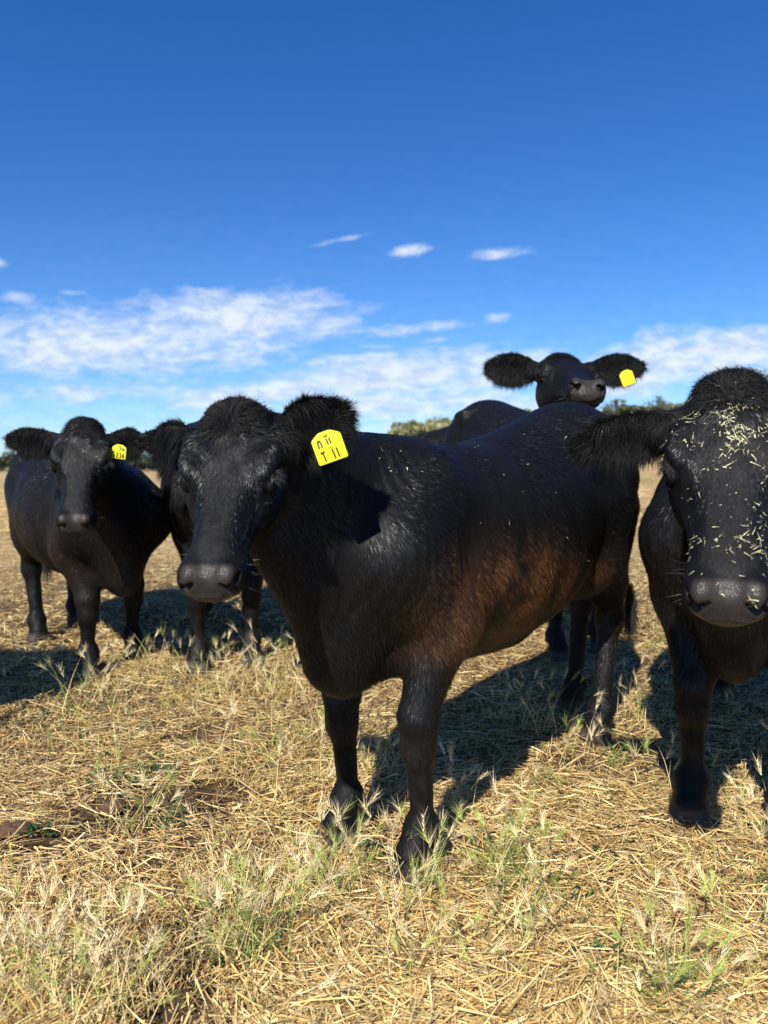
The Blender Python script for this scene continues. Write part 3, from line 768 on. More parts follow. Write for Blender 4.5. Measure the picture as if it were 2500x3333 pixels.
        # lashes and the long hairs over the eye
        for s_ in (-1, 1):
            n = 150; Pp = np.array([H(rg.uniform(.150, .180), s_ * rg.uniform(.116, .126), rg.uniform(-.026, -.012)) for _ in range(n)])
            D = norm(HM[:, 1] * s_ + HM[:, 0] * rg.uniform(-.3, .8, (n, 1)) - HM[:, 2] * rg.uniform(-.2, .9, (n, 1)) + rg.normal(0, .15, (n, 3)))
            fuzz.append(ribbons(Pp, D, norm(rg.normal(0, 1, (n, 3))), rg.uniform(.012, .028, n), rg.uniform(.0008, .0014, n), np.array([0, 0, -1.]) * rg.uniform(.002, .008, (n, 1)), np.tile((.03, .027, .025), (n, 1)), 2))
        # whiskers
        n = 46; sd = rg.choice((-1, 1), n); Pp = np.array([H(rg.uniform(.36, .45), a * .070, rg.uniform(-.11, -.06)) for a in sd])
        D = norm(HM[:, 1] * sd[:, None] * 1.0 + HM[:, 0] * rg.uniform(-.1, .5, (n, 1)) + rg.normal(0, .25, (n, 3)))
        parts.append(ribbons(Pp, D, norm(rg.normal(0, 1, (n, 3))), rg.uniform(.02, .05, n), np.full(n, .0009), rg.normal(0, .006, (n, 3)), np.tile((.03, .026, .024), (n, 1)), 2))
        Vv, Qq, Tt, Cl = merge(parts)
        mesh_np('coat_hair', Vv, Qq + Tt, Cl, M_HAIR, root)
        Vv, Qq, Tt, Cl = merge(fuzz)
        mesh_np('ear_hair', Vv, Qq + Tt, Cl, M_FUZZ, root)
        # tail switch
        n = 900; t0 = tails[-1]
        Pp = t0 + rg.normal(0, .008, (n, 3)) + np.array([0, 0, 1]) * rg.uniform(-.02, .10, (n, 1))
        D = norm(np.array([-.1, 0, -1]) + rg.normal(0, .12, (n, 3)))
        Nn = norm(rg.normal(0, 1, (n, 3))); cc = np.tile((.014, .012, .012), (n, 1)) * rg.uniform(.5, 2.2, (n, 1))
        wv = np.stack([.02 * np.sin(Pp[:, 1] * 300), .02 * np.cos(Pp[:, 0] * 300), -.02 + 0 * Pp[:, 0]], 1)
        Vv, Qq, Tt, Cl = merge([ribbons(Pp, D, Nn, rg.uniform(.10, .22, n), rg.uniform(.001, .002, n), wv, cc, 3)])
        mesh_np('tail_switch', Vv, Qq + Tt, Cl, M_HAIR, root)
    if tagspec:
        cw, rw, uw, w, hh, lines, lab = tagspec
        b_, EM_, L2_, W2_, _s = earinfo[0]                # hang the tag on the face of the ear it is pinned to
        pn_ = b_ + EM_[:, 2] * (.078 if seedn == 2 else .036); c0 = loc((0, 0, CAM_H)); ray = loc(cw) - c0
        tt = ((pn_ - c0) @ EM_[:, 2]) / (ray @ EM_[:, 2]); sc_ = tt
        cl = c0 + ray * tt
        w, hh = w * sc_, hh * sc_
        o = ear_tag(root, cl, np.array(rw) @ Wm, np.array(uw) @ Wm, w, hh, lines)
        if lab: o['label'] = lab
    return root, dict(H=H, HM=HM, poll=poll, Wm=Wm, O=O, F=Fd, hs=hs, V=V, earinfo=earinfo, body=body)

def at(X, Y, y):                                          # photo pixel (1659 wide) -> world at forward distance y
    f = 1597.; a = R(3.4); u = (X - 829.5) / f; v = (1106 - Y) / f
    dy = math.cos(a) + math.sin(a) * v; dz = -math.sin(a) + math.cos(a) * v
    t = y / dy; return (u * t, y, CAM_H + dz * t)

ST = [(-.93, 1.14, 1.02, .03), (-.89, 1.24, .95, .10), (-.80, 1.335, .84, .17), (-.65, 1.375, .74, .235), (-.48, 1.385, .64, .27), (-.25, 1.335, .55, .315), (0, 1.28, .50, .345),
      (.25, 1.245, .50, .335), (.45, 1.235, .52, .285), (.62, 1.225, .53, .245), (.76, 1.17, .54, .21), (.87, 1.05, .58, .15), (.93, .92, .66, .05)]
def scaled(fx=1, fw=1, fz=1, dz=0): return [(a * fx, b * fz + dz, c * fz + dz, d * fw) for a, b, c, d in ST]
COWS = {}
ST_C = [(a * (.92 if a < 0 else 1), b + float(np.interp(a, (-.7, -.45, -.1, .3, .6, .9), (.008, .004, -.02, -.035, -.03, 0))), z + .035, w * .86) for a, b, z, w in ST]
# ------------------------------------------------------------------ the herd
COWS['centre'] = build_cow(
    'black cow standing side on in front, brown flank, yellow ear tag marked T 11', (.42, 2.62), (-.652, -.759), ST_C,
    [(.681, .143), (.683, -.144), (-.562, .116), (-.799, -.115)], (-.332, 1.67, 1.248), (-.05, -1), 48, roll=0, hs=.85,
    ears=[((.90, .15, .48), (-.05, -1, -.25), .20, .066), ((-.80, .55, .10), (-.55, -.8, -.1), .17, .054)],
    h=.011, fine=2, hair=1.5, seedn=1, edrop=.03, legr=.94, wk=.92, tailswing=.07,
    coat=[(.35, .74, .30, .17, .95), (-.05, .68, .30, .15, 1.0), (.62, .76, .15, .16, .5), (-.72, .98, .12, .18, .35)],
    tagspec=((-.118, 1.59, 1.196), (.93, .1, .33), (-.30, .0, .93), .066, .066,
             [('T', -.34, -.43, .24, .045), ('11', .0, -.41, .23, .05), ('n', -.32, .04, .18, .05), ('11', -.05, .08, .15, .05)], None))
COWS['left'] = build_cow(
    'black cow at the left edge facing the camera, yellow ear tag marked S 236', (-1.76, 4.27), (.62, -.78), scaled(.88, 1.0, .88, .0),
    [(.37, .17), (.57, -.13), (-.55, .12), (-.30, -.17)], at(180, 932, 3.42), (.22, -1), 52, hs=1.03,
    ears=[((.85, .45, .02), (-.4, -.9, 0), .19, .062), ((-.97, .15, .03), (-.1, -1, -.2), .29, .060)],
    h=.014, fine=1, hair=.8, seedn=2, lz=.89, coat=[(.1, .7, .6, .25, .18), (.6, .6, .2, .25, .12)],
    tagspec=(at(257, 976, 3.22), (1, .0, -.12), (.12, 0, 1), .060, .060,
             [('S', -.45, -.36, .27, .055), ('236', -.20, -.42, .27, .055), ('236', .02, .10, .16, .045)], None))
COWS['behind'] = build_cow(
    "black cow behind the front cow's head, only an ear, one side and legs showing", (-.97, 4.50), (.20, -.98), scaled(.88, 1.05, 1.0, .02),
    [(.55, .14), (.62, -.14), (-.15, .15), (-.6, -.14)], at(478, 925, 3.35), (.10, -1), 60, hs=1.12,
    ears=[((.9, .3, .0), (-.3, -1, 0), .18, .055), ((-.98, .0, -.04), (-.1, -1, -.2), .30, .056)],
    h=.016, fine=0, hair=.5, seedn=3, coat=None)
COWS['back'] = build_cow(
    "black cow lifting its chin over the front cow's rump, blank yellow ear tag", (.88, 4.72), (.33, -.94), scaled(.92, 1.0, 1.06, .03),
    [(.62, .16), (.66, -.14), (-.55, .15), (-.6, -.15)], at(1212, 786, 3.88), (.0, -1), 13, hs=1.20, roll=-3,
    ears=[((.95, .12, .14), (-.1, -1, .1), .34, .078), ((-.97, .10, .08), (.05, -1, -.1), .29, .080)],
    h=.014, fine=1, hair=.9, seedn=4, neck=1.1,
    tagspec=(at(1355, 816, 3.76), (.9, 0, .35), (-.45, 0, 1), .068, .075, [], None))
COWS['right'] = build_cow(
    'black cow cropped by the right edge, face sprinkled with bits of straw', (1.445, 2.88), (-.5, -.87), scaled(.92, 1.05, 1.02, -.01),
    [(.68, .15), (.71, -.12), (-.55, .15), (-.6, -.15)], (.755, 1.62, 1.298), (-.42, -.93), 50, hs=1.03, neck=1.22,
    ears=[((.95, .2, -.1), (-.3, -.9, 0), .18, .055), ((-.95, .20, -.22), (-.15, -.9, -.15), .24, .048)],
    h=.012, fine=2, hair=1.3, seedn=5)
COWS['far'] = build_cow(
    'black cow far behind, only its back showing above the front cow', (.25, 6.6), (-.95, -.3), scaled(.9, .95, 1.0, .0),
    [(.6, .15), (.6, -.15), (-.6, .15), (-.6, -.15)], (-.60, 6.2, 1.05), (-1, -.3), 60, hs=1.0,
    ears=[((.1, .9, .0), (-1, 0, 0), .18, .055), ((-.1, -.9, 0), (-1, 0, 0), .18, .055)],
    h=.022, fine=0, hair=.15, seedn=6)

def copy_cow(src, label, loc, rz):
    r = src.copy(); C.objects.link(r); r.location = (*loc, float(gz(*loc))); r.rotation_euler = (0, 0, rz); r['label'] = label
    for ch in list(src.children):
        k = ch.copy(); C.objects.link(k); k.parent = r
        for g in ch.children:
            d = g.copy(); C.objects.link(d); d.parent = k
    return r
copy_cow(COWS['behind'][0], 'black cow just outside the left edge, seen only by the shadow it throws', (-2.75, 2.80), R(165))
# ------------------------------------------------------------------ straw, grasses, weeds, clods
CLUMPS = [(-.781, 1.495, .07, 40), (-.705, 1.522, .06, 30), (-.596, 1.495, .06, 26), (-.512, 1.508, .06, 22), (-.175, 1.933, .05, 22), (-.116, 1.999, .05, 16), (-.201, 1.832, .05, 18), (.073, 1.871, .05, 18), (.126, 1.933, .04, 12),
    (.298, 1.999, .04, 9), (.352, 2.093, .05, 10), (.413, 1.871, .05, 9), (-.377, 1.656, .05, 16), (-.318, 1.689, .05, 14), (-.791, 2.279, .06, 14), (-1.357, 3.33, .08, 16), (-1.339, 3.509, .07, 10), (-1.272, 3.929, .08, 12),
    (-1.149, 3.75, .10, 22), (-.863, 3.473, .10, 24), (-.716, 3.539, .1, 24), (-.565, 3.608, .1, 24), (-.42, 3.5, .1, 18), (-.05, 2.639, .10, 22), (.001, 2.796, .08, 16), (.244, 2.368, .04, 8), (.567, 3.166, .08, 18), (.70, 3.05, .06, 16),
    (1.153, 3.166, .08, 14), (1.15, 3.5, .07, 8), (.985, 2.431, .05, 6), (1.158, 2.2, .06, 12), (1.204, 2.1, .05, 10), (.90, 2.80, .05, 6), (.738, 2.75, .06, 8), (.897, 1.794, .04, 6), (.355, 1.705, .03, 5), (-.25, 2.6, .1, 12), (-.6, 2.9, .12, 14), (-1.1, 2.9, .12, 12), (-.35, 3.0, .12, 16), (.05, 1.6, .05, 8), (.28, 1.58, .04, 6)]
def flat_ribbons(x, y, lift, ang, tilt, ln, wd, bendz, col, segs=2, roll=None):
    n = len(x); z = gfine(x, y) + lift
    D = np.stack([np.cos(ang) * np.cos(tilt), np.sin(ang) * np.cos(tilt), np.sin(tilt)], 1)
    r = rng.normal(0, .5, n) if roll is None else roll
    up = np.stack([-np.sin(ang) * np.sin(r), np.cos(ang) * np.sin(r), np.cos(r)], 1)
    P = np.stack([x, y, z], 1) - D * (ln * .5)[:, None]
    P[:, 2] = np.maximum(P[:, 2], gfine(P[:, 0], P[:, 1]) + .001)
    bend = np.stack([-np.sin(ang) * bendz * rng.normal(0, 1, n), np.cos(ang) * bendz * rng.normal(0, 1, n), bendz * rng.normal(-.2, 1, n)], 1)
    n_ = norm(up)
    return ribbons(P, D, n_, ln, wd, bend, col, segs)
def straw_cols(n, pale=.5):
    a = np.array([(.74, .58, .28), (.86, .74, .42), (.64, .45, .19), (.46, .28, .11), (.27, .17, .08), (.70, .61, .24)])
    p = np.array([.28, .08 + .22 * pale, .26, .24 - .12 * pale, .17 - .11 * pale, .05]); p /= p.sum()
    c = a[rng.choice(6, n, p=p)]
    return c * (1.0, .93, .80) * rng.uniform(.6, 1.2, (n, 1))
def polar(n, r0, r1, a0=-31, a1=31, pw=1.):
    u = rng.random(n); r = (r0 ** pw + u * (r1 ** pw - r0 ** pw)) ** (1 / pw) if pw else r0 * (r1 / r0) ** u
    a = np.radians(rng.uniform(a0, a1, n)); return r * np.sin(a), r * np.cos(a)
def straws():
    parts = []
    def layer(n, r0, r1, l0, l1, w0, w1, lift, tilt, pale, segs, thr, pw=.6):
        x, y = polar(n, r0, r1, pw=pw)
        dn = fbm(x * 2.2, y * 2.2, 41, 4)
        k = (rng.random(n) < 1 - .93 * bare(x, y)) & (dn + rng.uniform(-.12, .12, n) > thr)
        x, y, dn = x[k], y[k], dn[k]; n = len(x)
        base = fbm(x * 1.3, y * 1.3, 44, 3) * 9
        ang = np.where(rng.random(n) < .45, base + rng.normal(0, .5, n), rng.uniform(0, 2 * math.pi, n))
        ln = l0 * (l1 / l0) ** (rng.random(n) ** 1.5)
        parts.append(flat_ribbons(x, y, rng.random(n) ** 1.5 * lift, ang, rng.normal(0, tilt, n), ln, rng.uniform(w0, w1, n), ln * .10, straw_cols(n, pale), segs))
    layer(80000, 1.25, 4.6, .012, .06, .0020, .0046, .012, .10, .0, 1, .25)
    layer(60000, 1.25, 4.6, .02, .13, .0015, .0040, .026, .16, .8, 2, .30)
    layer(13000, 1.25, 4.6, .08, .28, .0022, .0046, .035, .14, .9, 3, .30)
    layer(9000, 1.25, 2.7, .04, .20, .0030, .0056, .035, .16, 1., 3, .2)
    layer(60000, 4.4, 13, .04, .20, .003, .008, .04, .2, .6, 1, .28, .3)
    layer(30000, 12, 45, .10, .5, .008, .025, .07, .3, .6, 1, .30, .2)
    for (a0, a1) in ((-62, -30), (30, 62)):                # the same carpet, thinner, to either side of the herd
        for (n, r0, r1, l0, l1, w0, w1) in ((34000, 1.2, 5, .03, .16, .003, .007), (22000, 4.8, 16, .06, .3, .006, .016), (8000, 15, 45, .1, .5, .012, .03)):
            x, y = polar(n, r0, r1, a0, a1, .5); ln = l0 * (l1 / l0) ** rng.random(n)
            parts.append(flat_ribbons(x, y, rng.random(n) * .02, rng.uniform(0, 6.28, n), rng.normal(0, .12, n), ln, rng.uniform(w0, w1, n), ln * .08, straw_cols(n, .5), 1))
    V, Q, T, c = merge(parts)
    tag(mesh_np('straw', V, Q + (T if isinstance(T, list) else [T]), c, M_STRAW, smooth=False), kind='stuff', label='golden cut straw lying over the whole paddock', cat='straw')
straws()

def barley(px, py, hgt, lean_a, lean, green, parts, head=True, aw=18):
    """stems at px,py: arrays"""
    n = len(px); z = gfine(px, py) - .003
    D = norm(np.stack([np.cos(lean_a) * lean, np.sin(lean_a) * lean, np.ones(n)], 1))
    face = norm(np.stack([rng.normal(0, .5, n), -np.ones(n), rng.normal(0, .3, n)], 1))
    dry = np.array((.72, .57, .27)); tan = np.array((.58, .41, .18)); gr = np.array((.22, .30, .06)); yg = np.array((.42, .46, .12))
    t = rng.random((n, 1)); cs = np.where(green[:, None], gr * (.6 * t) + yg * (1 - .6 * t), dry * t + tan * (1 - t)) * rng.uniform(.8, 1.2, (n, 1))
    P = np.stack([px, py, z], 1)
    droop = np.stack([np.cos(lean_a), np.sin(lean_a), -.5 * np.ones(n)], 1) * (hgt * rng.uniform(.03, .30, n))[:, None]
    parts.append(ribbons(P, D, face, hgt, rng.uniform(.0018, .0032, n), droop, cs, 3))
    top = P + D * (hgt * .97)[:, None] + droop * .94
    HD = norm(D * hgt[:, None] + 2 * droop)
    # long leaves
    k = rng.random(n) < .55; m = int(k.sum())
    la = rng.uniform(0, 2 * math.pi, m); LD = norm(np.stack([np.cos(la) * .6, np.sin(la) * .6, np.ones(m)], 1))
    ll = rng.uniform(.05, .13, m)
    parts.append(ribbons(P[k] + D[k] * (hgt[k] * rng.uniform(.05, .5, m))[:, None], LD, norm(np.cross(LD, rng.normal(0, 1, (m, 3)))), ll, rng.uniform(.002, .0045, m),
                         np.stack([np.cos(la) * ll * .5, np.sin(la) * ll * .5, -ll * .5], 1), cs[k] * (.85, .95, .8), 3))
    if head:
        hl = rng.uniform(.035, .06, n); fluffy = rng.uniform(.12, .45, n)
        hc = np.where(green[:, None], yg, np.array((.78, .64, .36))) * rng.uniform(.8, 1.15, (n, 1))
        ax = norm(np.cross(HD, rng.normal(0, 1, (n, 3)))); ay = np.cross(HD, ax)
        for i in range(aw):
            f = i / aw; th = i * 2.4 + rng.uniform(0, 1, n)
            O_ = ax * np.cos(th)[:, None] + ay * np.sin(th)[:, None]
            r = top + HD * (hl * f * .85)[:, None]
            # spikelet then awn
            sp = norm(HD + O_ * .45)
            parts.append(ribbons(r, sp, norm(np.cross(sp, O_) + rng.normal(0, .3, (n, 3))), rng.uniform(.009, .014, n), rng.uniform(.0028, .0042, n), O_ * 0, hc * .92, 1))
            aD = norm(HD + O_ * fluffy[:, None])
            al = rng.uniform(.028, .055, n) * (1 - .25 * f)
            parts.append(ribbons(r + sp * .006, aD, norm(rng.normal(0, 1, (n, 3))), al, rng.uniform(.0009, .0013, n), O_ * (al * .12)[:, None], hc * 1.08, 1))
def grasses():
    parts = []; gparts = []
    for (x, y, r, n) in [(.62, 1.54, .06, 16), (.70, 1.60, .05, 9), (-.36, 1.68, .05, 12), (-.33, 1.78, .05, 8), (.31, 2.0, .04, 8), (.36, 2.10, .04, 8), (.42, 1.95, .04, 6), (-.75, 2.3, .04, 9), (-.05, 1.95, .05, 7), (.95, 2.55, .04, 5), (1.1, 2.1, .05, 8), (-.5, 2.6, .08, 8), (.12, 1.62, .05, 6)]:
        barley(x + rng.normal(0, r, n), y + rng.normal(0, r * .7, n), rng.uniform(.09, .20, n), rng.uniform(0, 6.28, n), rng.uniform(.05, .4, n), rng.random(n) < .6, parts, True, 22)
    xs, ys, hs_, gr = [], [], [], []
    for (x, y, r, n) in CLUMPS:
        n = int(n * 1.5)
        xs.append(x + rng.normal(0, r * .8, n)); ys.append(y + rng.normal(0, r * .7, n))
        hs_.append(rng.uniform(.07, .22, n) * (1.35 if y > 3 else 1.05)); gr.append(rng.random(n) < (.30 if (int(x * 100) % 3) else .12))
    x, y = polar(900, 1.4, 5, pw=1.2); k = (fbm(x * 1.7, y * 1.7, 61, 3) > .5) & (bare(x, y) < .3); x, y = x[k], y[k]
    xs.append(x); ys.append(y); hs_.append(rng.uniform(.04, .13, len(x))); gr.append(rng.random(len(x)) < .2)
    x = np.concatenate(xs); y = np.concatenate(ys); h = np.concatenate(hs_); g = np.concatenate(gr); n = len(x)
    k = rng.random(n) < .55
    barley(x[k], y[k], h[k], rng.uniform(0, 2*math.pi, k.sum()), rng.uniform(.05, .55, k.sum()), g[k], parts, True, 15)
    barley(x[~k], y[~k], h[~k] * .8, rng.uniform(0, 2*math.pi, (~k).sum()), rng.uniform(.1, .8, (~k).sum()), g[~k], parts, False)
    # farther off: fewer awns
    x, y = polar(2600, 4.6, 16, pw=.6); k = fbm(x * .8, y * .8, 63, 3) > .46; x, y = x[k], y[k]; n = len(x)
    barley(x, y, rng.uniform(.06, .20, n), rng.uniform(0, 6.28, n), rng.uniform(.05, .6, n), rng.random(n) < .25, parts, True, 4)
    # short dry stubble that breaks up the carpet
    x, y = polar(16000, 1.25, 6, pw=.7); k = bare(x, y) < .4; x, y = x[k], y[k]; n = len(x)
    D = norm(np.stack([rng.normal(0, .6, n), rng.normal(0, .6, n), np.ones(n)], 1))
    parts.append(ribbons(np.stack([x, y, gfine(x, y) - .002], 1), D, norm(rng.normal(0, 1, (n, 3)) + (0, -1, 0)), rng.uniform(.015, .06, n), rng.uniform(.0014, .003, n), rng.normal(0, .008, (n, 3)), straw_cols(n, .5), 2))
    V, Q, T, c = merge(parts)
    tag(mesh_np('dry_grass', V, Q + (T if isinstance(T, list) else [T]), c, M_STRAW, smooth=False), kind='stuff', label='standing barley grass with bristly dry seed heads', cat='grass')
    # green blades in tufts
    for (x0, y0, r, m) in [(.607, 1.522, .05, 60), (.68, 1.56, .05, 34), (.55, 1.60, .04, 16), (-.30, 1.66, .05, 60), (-.34, 1.75, .04, 40), (.33, 1.98, .06, 60), (-.377, 1.656, .04, 40), (.05, 1.67, .03, 20), (.867, 2.75, .05, 40), (-.845, 2.639, .08, 60), (-1.0, 2.602, .05, 40), (.30, 1.95, .05, 40), (.45, 1.9, .08, 50), (-.1, 1.9, .05, 30),
                           (.352, 2.15, .06, 40), (1.05, 1.95, .05, 30), (-.45, 2.9, .07, 50), (-.2, 2.75, .06, 40), (-1.5, 3.4, .15, 90), (.55, 2.566, .06, 50), (.33, 1.78, .05, 40), (-.70, 2.3, .06, 30), (-1.3, 3.0, .15, 60), (1.3, 2.0, .06, 30), (.86, 3.45, .1, 50), (-.5, 4.2, .3, 80), (1.4, 4.4, .3, 120), (1.35, 5.2, .3, 120), (-.6, 5.0, .4, 90)]:
        m = int(m * .5); x = x0 + rng.normal(0, r * .7, m); y = y0 + rng.normal(0, r * .6, m); a = rng.uniform(0, 2 * math.pi, m)
        ln = rng.uniform(.035, .15, m); D = norm(np.stack([np.cos(a) * .5, np.sin(a) * .5, np.ones(m)], 1))
        col = np.array((.085, .16, .04)) * rng.uniform(.7, 1.9, (m, 1)) * np.where(rng.random((m, 1)) < .3, np.array((1.7, 1.3, .9)), 1.)
        gparts.append(ribbons(np.stack([x, y, gfine(x, y) - .002], 1), D, norm(np.cross(D, np.stack([-np.sin(a), np.cos(a), 0 * a], 1))), ln, rng.uniform(.0035, .0075, m), np.stack([np.cos(a), np.sin(a), -.6 + 0 * a], 1) * (ln * .4)[:, None], col, 3))
    V, Q, T, c = merge(gparts)
    tag(mesh_np('green_grass', V, Q + (T if isinstance(T, list) else [T]), c, M_GREEN, smooth=False), kind='stuff', label='small tufts of fresh green grass among the straw', cat='grass')
    # broad-leaved weeds hugging the soil
    Vs, Fs, Cs = [], [], []
    for (x0, y0, r, m) in [(-1.093, 2.251, .05, 46), (-1.0, 2.602, .09, 60), (-.845, 2.639, .08, 60), (-.041, 2.157, .05, 60), (-.01, 2.10, .04, 30), (-1.473, 3.509, .2, 90), (-1.555, 3.166, .15, 70), (.529, 1.656, .06, 26), (.515, 1.92, .05, 26), (-.95, 2.75, .1, 50), (.64, 2.1, .05, 26), (-1.27, 3.3, .08, 40), (.8, 2.5, .05, 20)]:
        for i in range(m):
            x = x0 + random.gauss(0, r * .6); y = y0 + random.gauss(0, r * .5); z = float(gfine(x, y)) + random.uniform(.004, .03)
            a = random.uniform(0, 6.28); L_ = random.uniform(.007, .014); t = random.uniform(-.3, .5)
            d = np.array((math.cos(a), math.sin(a), t)); s = np.array((-math.sin(a), math.cos(a), random.uniform(-.3, .3)))
            c0 = np.array((x, y, z)); b = len(Vs)
            Vs += [c0, c0 + d * L_ * .6 + s * L_ * .55, c0 + d * L_ * 1.5 + s * L_ * .35, c0 + d * L_ * 1.6, c0 + d * L_ * 1.5 - s * L_ * .35, c0 + d * L_ * .6 - s * L_ * .55]
            Fs += [(b, b+1, b+2, b+3), (b, b+3, b+4, b+5)]; Cs += [np.array((.045, .10, .03)) * random.uniform(.6, 1.6)] * 6
    tag(mesh_np('weeds', np.array(Vs), [np.array(Fs)], np.array(Cs), M_GREEN, smooth=False), kind='stuff', label='low broad-leaved green weeds among the straw', cat='weeds')
grasses()

M_CLOD = mat_attr('dry_clay', rough=.95, spec=.1, var=.4, bscale=60)
for (x, y, r, lab) in [(-1.165, 2.265, .040, 'dark brown clod of soil at the left edge beside a green weed'), (-.663, 2.971, .040, 'brown crumbled clod of soil, farthest clod in the straw behind'),
                       (-.90, 2.40, .034, 'large flattened soil clod on the bare patch at left'), (-.80, 2.44, .024, 'small soil clod on the bare patch, right of the larger one'),
                       (1.02, 2.19, .026, 'pale stony clod by the right cow hoof')]:

    u, v = np.meshgrid(np.linspace(0, 2*math.pi, 40, endpoint=False), np.linspace(.02, math.pi - .02, 22))
    sp = np.stack([np.sin(v)*np.cos(u), np.sin(v)*np.sin(u), np.cos(v)], -1).reshape(-1, 3)
    k = .65 + .7 * fbm(sp[:, 0] * 2.2 + x * 9 + 5, sp[:, 1] * 2.2 + sp[:, 2] * 1.8 + 7, 3, 5) + .14 * (fbm(sp[:, 0] * 11 + 9, sp[:, 1] * 11 + sp[:, 2] * 8 + 3, 5, 3) - .5)
    i = np.arange(21)[:, None] * 40; j = np.arange(40)[None]
    F_ = np.stack([i + j, i + 40 + j, i + 40 + (j+1) % 40, i + (j+1) % 40], -1).reshape(-1, 4)
    pale = 2.2 if 'pale' in lab else 1.
    cc = np.array((.095, .055, .034)) * pale * (.6 + .8 * fbm(sp[:, 0] * 6 + 4, sp[:, 1] * 6 + sp[:, 2] * 5 + 4, 8, 3))[:, None]
    o = mesh_np('soil_clod', sp * k[:, None] * np.array((r * 1.3, r, r * .6)), [F_], cc, M_CLOD)
    o.location = (x, y, float(gfine(x, y)) + r * .15); tag(o, label=lab, cat='soil clod', group='soil clods lying in the straw')

# ------------------------------------------------------------------ far trees
M_LEAF = mat_attr('olive_leaves', rough=.7, spec=.2, trans=.15)
M_BARK = mat_plain('bark', (.10, .08, .06), .9, .1)
def crown(cx, cy, cz, w, h, n, leaf, tint=1.):
    k = max(5, int(n / 60)); P = []; 
    lobes = [(rng.normal(0, .30, 3) * (w, w, h * .62), rng.uniform(.16, .34)) for _ in range(k)]
    per = n // k
    for o_, r in lobes:
        d = norm(rng.normal(0, 1, (per, 3))); P.append(o_ + d * (np.array((w, w, h * .8)) * r) * rng.uniform(.55, 1.05, (per, 1)))
    P = np.concatenate(P); m = len(P); P = P + (cx, cy, cz)
    a = norm(rng.normal(0, 1, (m, 3))); b = norm(np.cross(a, rng.normal(0, 1, (m, 3)))); s = leaf * rng.uniform(.5, 1.3, (m, 1))
    V = np.stack([P - a * s, P + b * s * .6, P + a * s, P - b * s * .6], 1).reshape(-1, 3)
    F_ = np.arange(4 * m).reshape(-1, 4)
    cc = np.repeat(np.array((.125, .135, .075)) * tint * rng.uniform(.6, 1.4, (m, 1)), 4, 0)  # leaf colour paled and greyed, distance haze painted in
    return V, F_, cc
def azr(az, r): return r * math.sin(R(az)), r * math.cos(R(az))
def tree(az, r, w, h, lab, tint=1., n=900):
    x, y = azr(az, r); z = float(gz(x, y))
    t = bpy.data.objects.new('gum_tree', None); link(t); t.location = (x, y, z)
    tag(t, lab, 'tree', 'trees on the far ridge')
    Vc, Fc, cc = crown(0, 0, h * .62, w, h, n, w * .06, tint)
    mesh_np('crown', Vc, [Fc], cc, M_LEAF, t, smooth=False)
    rings = []; 
    for i in range(7):
        f = i / 6; rr = w * .035 * (1 - .7 * f); th = np.linspace(0, 2 * math.pi, 8, endpoint=False)
        rings.append(np.stack([rr * np.cos(th) + .03 * w * math.sin(f * 3), rr * np.sin(th), np.full(8, h * .72 * f - .1)], 1))
    V = np.concatenate(rings); i = np.arange(6)[:, None] * 8; j = np.arange(8)[None]
    Ft = [np.stack([i + j, i + (j+1) % 8, i + 8 + (j+1) % 8, i + 8 + j], -1).reshape(-1, 4)]
    V2 = [V]
    for k in range(4):
        a = rng.uniform(0, 6.28); b0 = np.array((0, 0, h * rng.uniform(.35, .55))); e = b0 + np.array((math.cos(a) * w * .25, math.sin(a) * w * .25, h * .25)); s_ = np.array((-math.sin(a), math.cos(a), 0)) * w * .012
        u_ = np.array((0, 0, w * .012)); o_ = sum(len(v) for v in V2)
        V2.append(np.array([b0 - s_, b0 + u_, b0 + s_, b0 - u_, e - s_ * .3, e + u_ * .3, e + s_ * .3, e - u_ * .3]))
        Ft.append(np.array([(o_ + q, o_ + (q+1) % 4, o_ + 4 + (q+1) % 4, o_ + 4 + q) for q in range(4)]))
    mesh_np('trunk', np.concatenate(V2), Ft, mat=M_BARK, parent=t)
tree(16.6, 215, 7, 4, 'small round olive tree on the ridge, first right of the lifted cow head')
tree(17.7, 220, 9, 4.5, 'broad low olive tree on the ridge right of the lifted cow head', .9)
tree(18.9, 210, 6, 3.8, 'bushy olive tree on the ridge between the lifted head and right cow', 1.2)
tree(20.2, 205, 5, 6.5, 'tallest slim tree on the ridge left of the right cow', .8)
tree(21.3, 210, 8, 4.5, 'dark tree on the ridge nearest the right cow poll', .75)
tree(27.3, 130, 7, 11, 'large grey green tree at the right edge behind the right cow', .9, 1600)
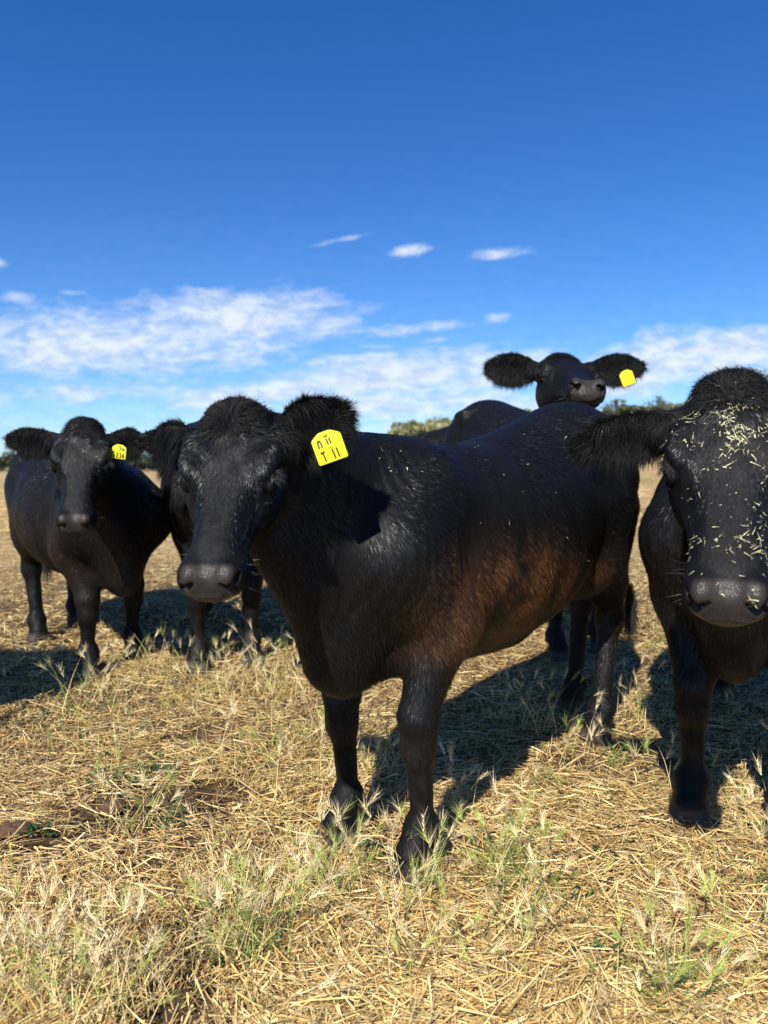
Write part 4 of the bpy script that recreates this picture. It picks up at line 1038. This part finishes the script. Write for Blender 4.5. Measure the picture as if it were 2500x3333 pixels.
def wood():
    Vs, Fs, Cs = [], [], []; o = 0
    def put(az, r, w, h, n, tint):
        nonlocal o
        x, y = azr(az, r); V, F_, c = crown(x, y, float(gz(x, y)) + h * .5, w, h, n, w * .07, tint)
        Vs.append(V); Fs.append(F_ + o); Cs.append(c); o += len(V)
    for i in range(120):
        az = random.uniform(-2.5, 14.5); put(az, random.uniform(225, 300), random.uniform(5, 9), random.uniform(2.6, 4.6), 240, random.uniform(1.3, 2.2) * np.array((1.15, 1.05, .95)))  # lighter tint carries the painted haze of the ridge
    for i in range(26):
        az = random.uniform(-21, -14.5); put(az, random.uniform(330, 420), random.uniform(9, 16), random.uniform(6, 8.5), 240, random.uniform(.35, .5) * np.array((.8, 1, 1.2)))
    for i in range(16):
        az = random.uniform(-32, -26.3); put(az, random.uniform(250, 330), random.uniform(8, 14), random.uniform(6, 8), 240, random.uniform(.35, .5))
    for i in range(30):
        az = random.uniform(14, 34); put(az, random.uniform(240, 300), random.uniform(5, 9), random.uniform(1.8, 3), 200, random.uniform(1.1, 1.8))
    tag(mesh_np('distant_wood', np.concatenate(Vs), [np.concatenate(Fs)], np.concatenate(Cs), M_LEAF, smooth=False), kind='stuff', label='olive scrub and trees covering the far ridge', cat='woodland')
wood()

# ------------------------------------------------------------------ bits of straw caught on the coats
def bits(cow, fn, n, l0, l1, w, lab, off=.006):
    d = COWS[cow][1]; V = d['V']; q = (V - d['poll']) @ d['HM'] / d['hs']
    wgt = fn(V, q) * (.08 + sstep(.45, .68, fbm(q[:, 0] * 26 + 5, q[:, 1] * 26 + 9, 13, 3))) ; wgt = np.maximum(wgt, 0)
    wv = V @ d['Wm'].T + d['O']
    nn = grad(d['F'], V[(ix := rng.choice(len(V), n, p=wgt / wgt.sum()))]); nn = norm(nn) @ d['Wm'].T
    P = wv[ix] + nn * off; D = rng.normal(0, 1, (n, 3)); D = norm(D - nn * (D * nn).sum(1, keepdims=True) * .85)
    ln = l0 * (l1 / l0) ** (rng.random(n) ** 2)
    c = np.array((.85, .78, .42)) * rng.uniform(.7, 1.15, (n, 1))
    V_, Q, T, cc = ribbons(P, D, nn, ln, rng.uniform(w * .6, w * 1.4, n), rng.normal(0, .003, (n, 3)), c, 2)
    tag(mesh_np('straw_bits', V_, Q + [T], cc, M_STRAW, smooth=False), kind='stuff', label=lab, cat='straw')
front = lambda q: (q[:, 2] > -.055)
bits('right', lambda V, q: front(q) * ((q[:, 0] > -.06) & (q[:, 0] < .5)) * (np.exp(-((q[:, 0] - .08) / .10) ** 2 - (q[:, 1] / .065) ** 2) + .35 * np.exp(-((q[:, 0] - .38) / .06) ** 2) + .04), 520, .0025, .026, .0013, 'pale straw bits stuck on the face of the right cow')
bits('centre', lambda V, q: (V[:, 2] > .75) * (V[:, 1] > .0) * (V[:, 0] < .9) + .0, 60, .004, .014, .0016, 'tiny straw flecks on the flank of the front cow', .010)
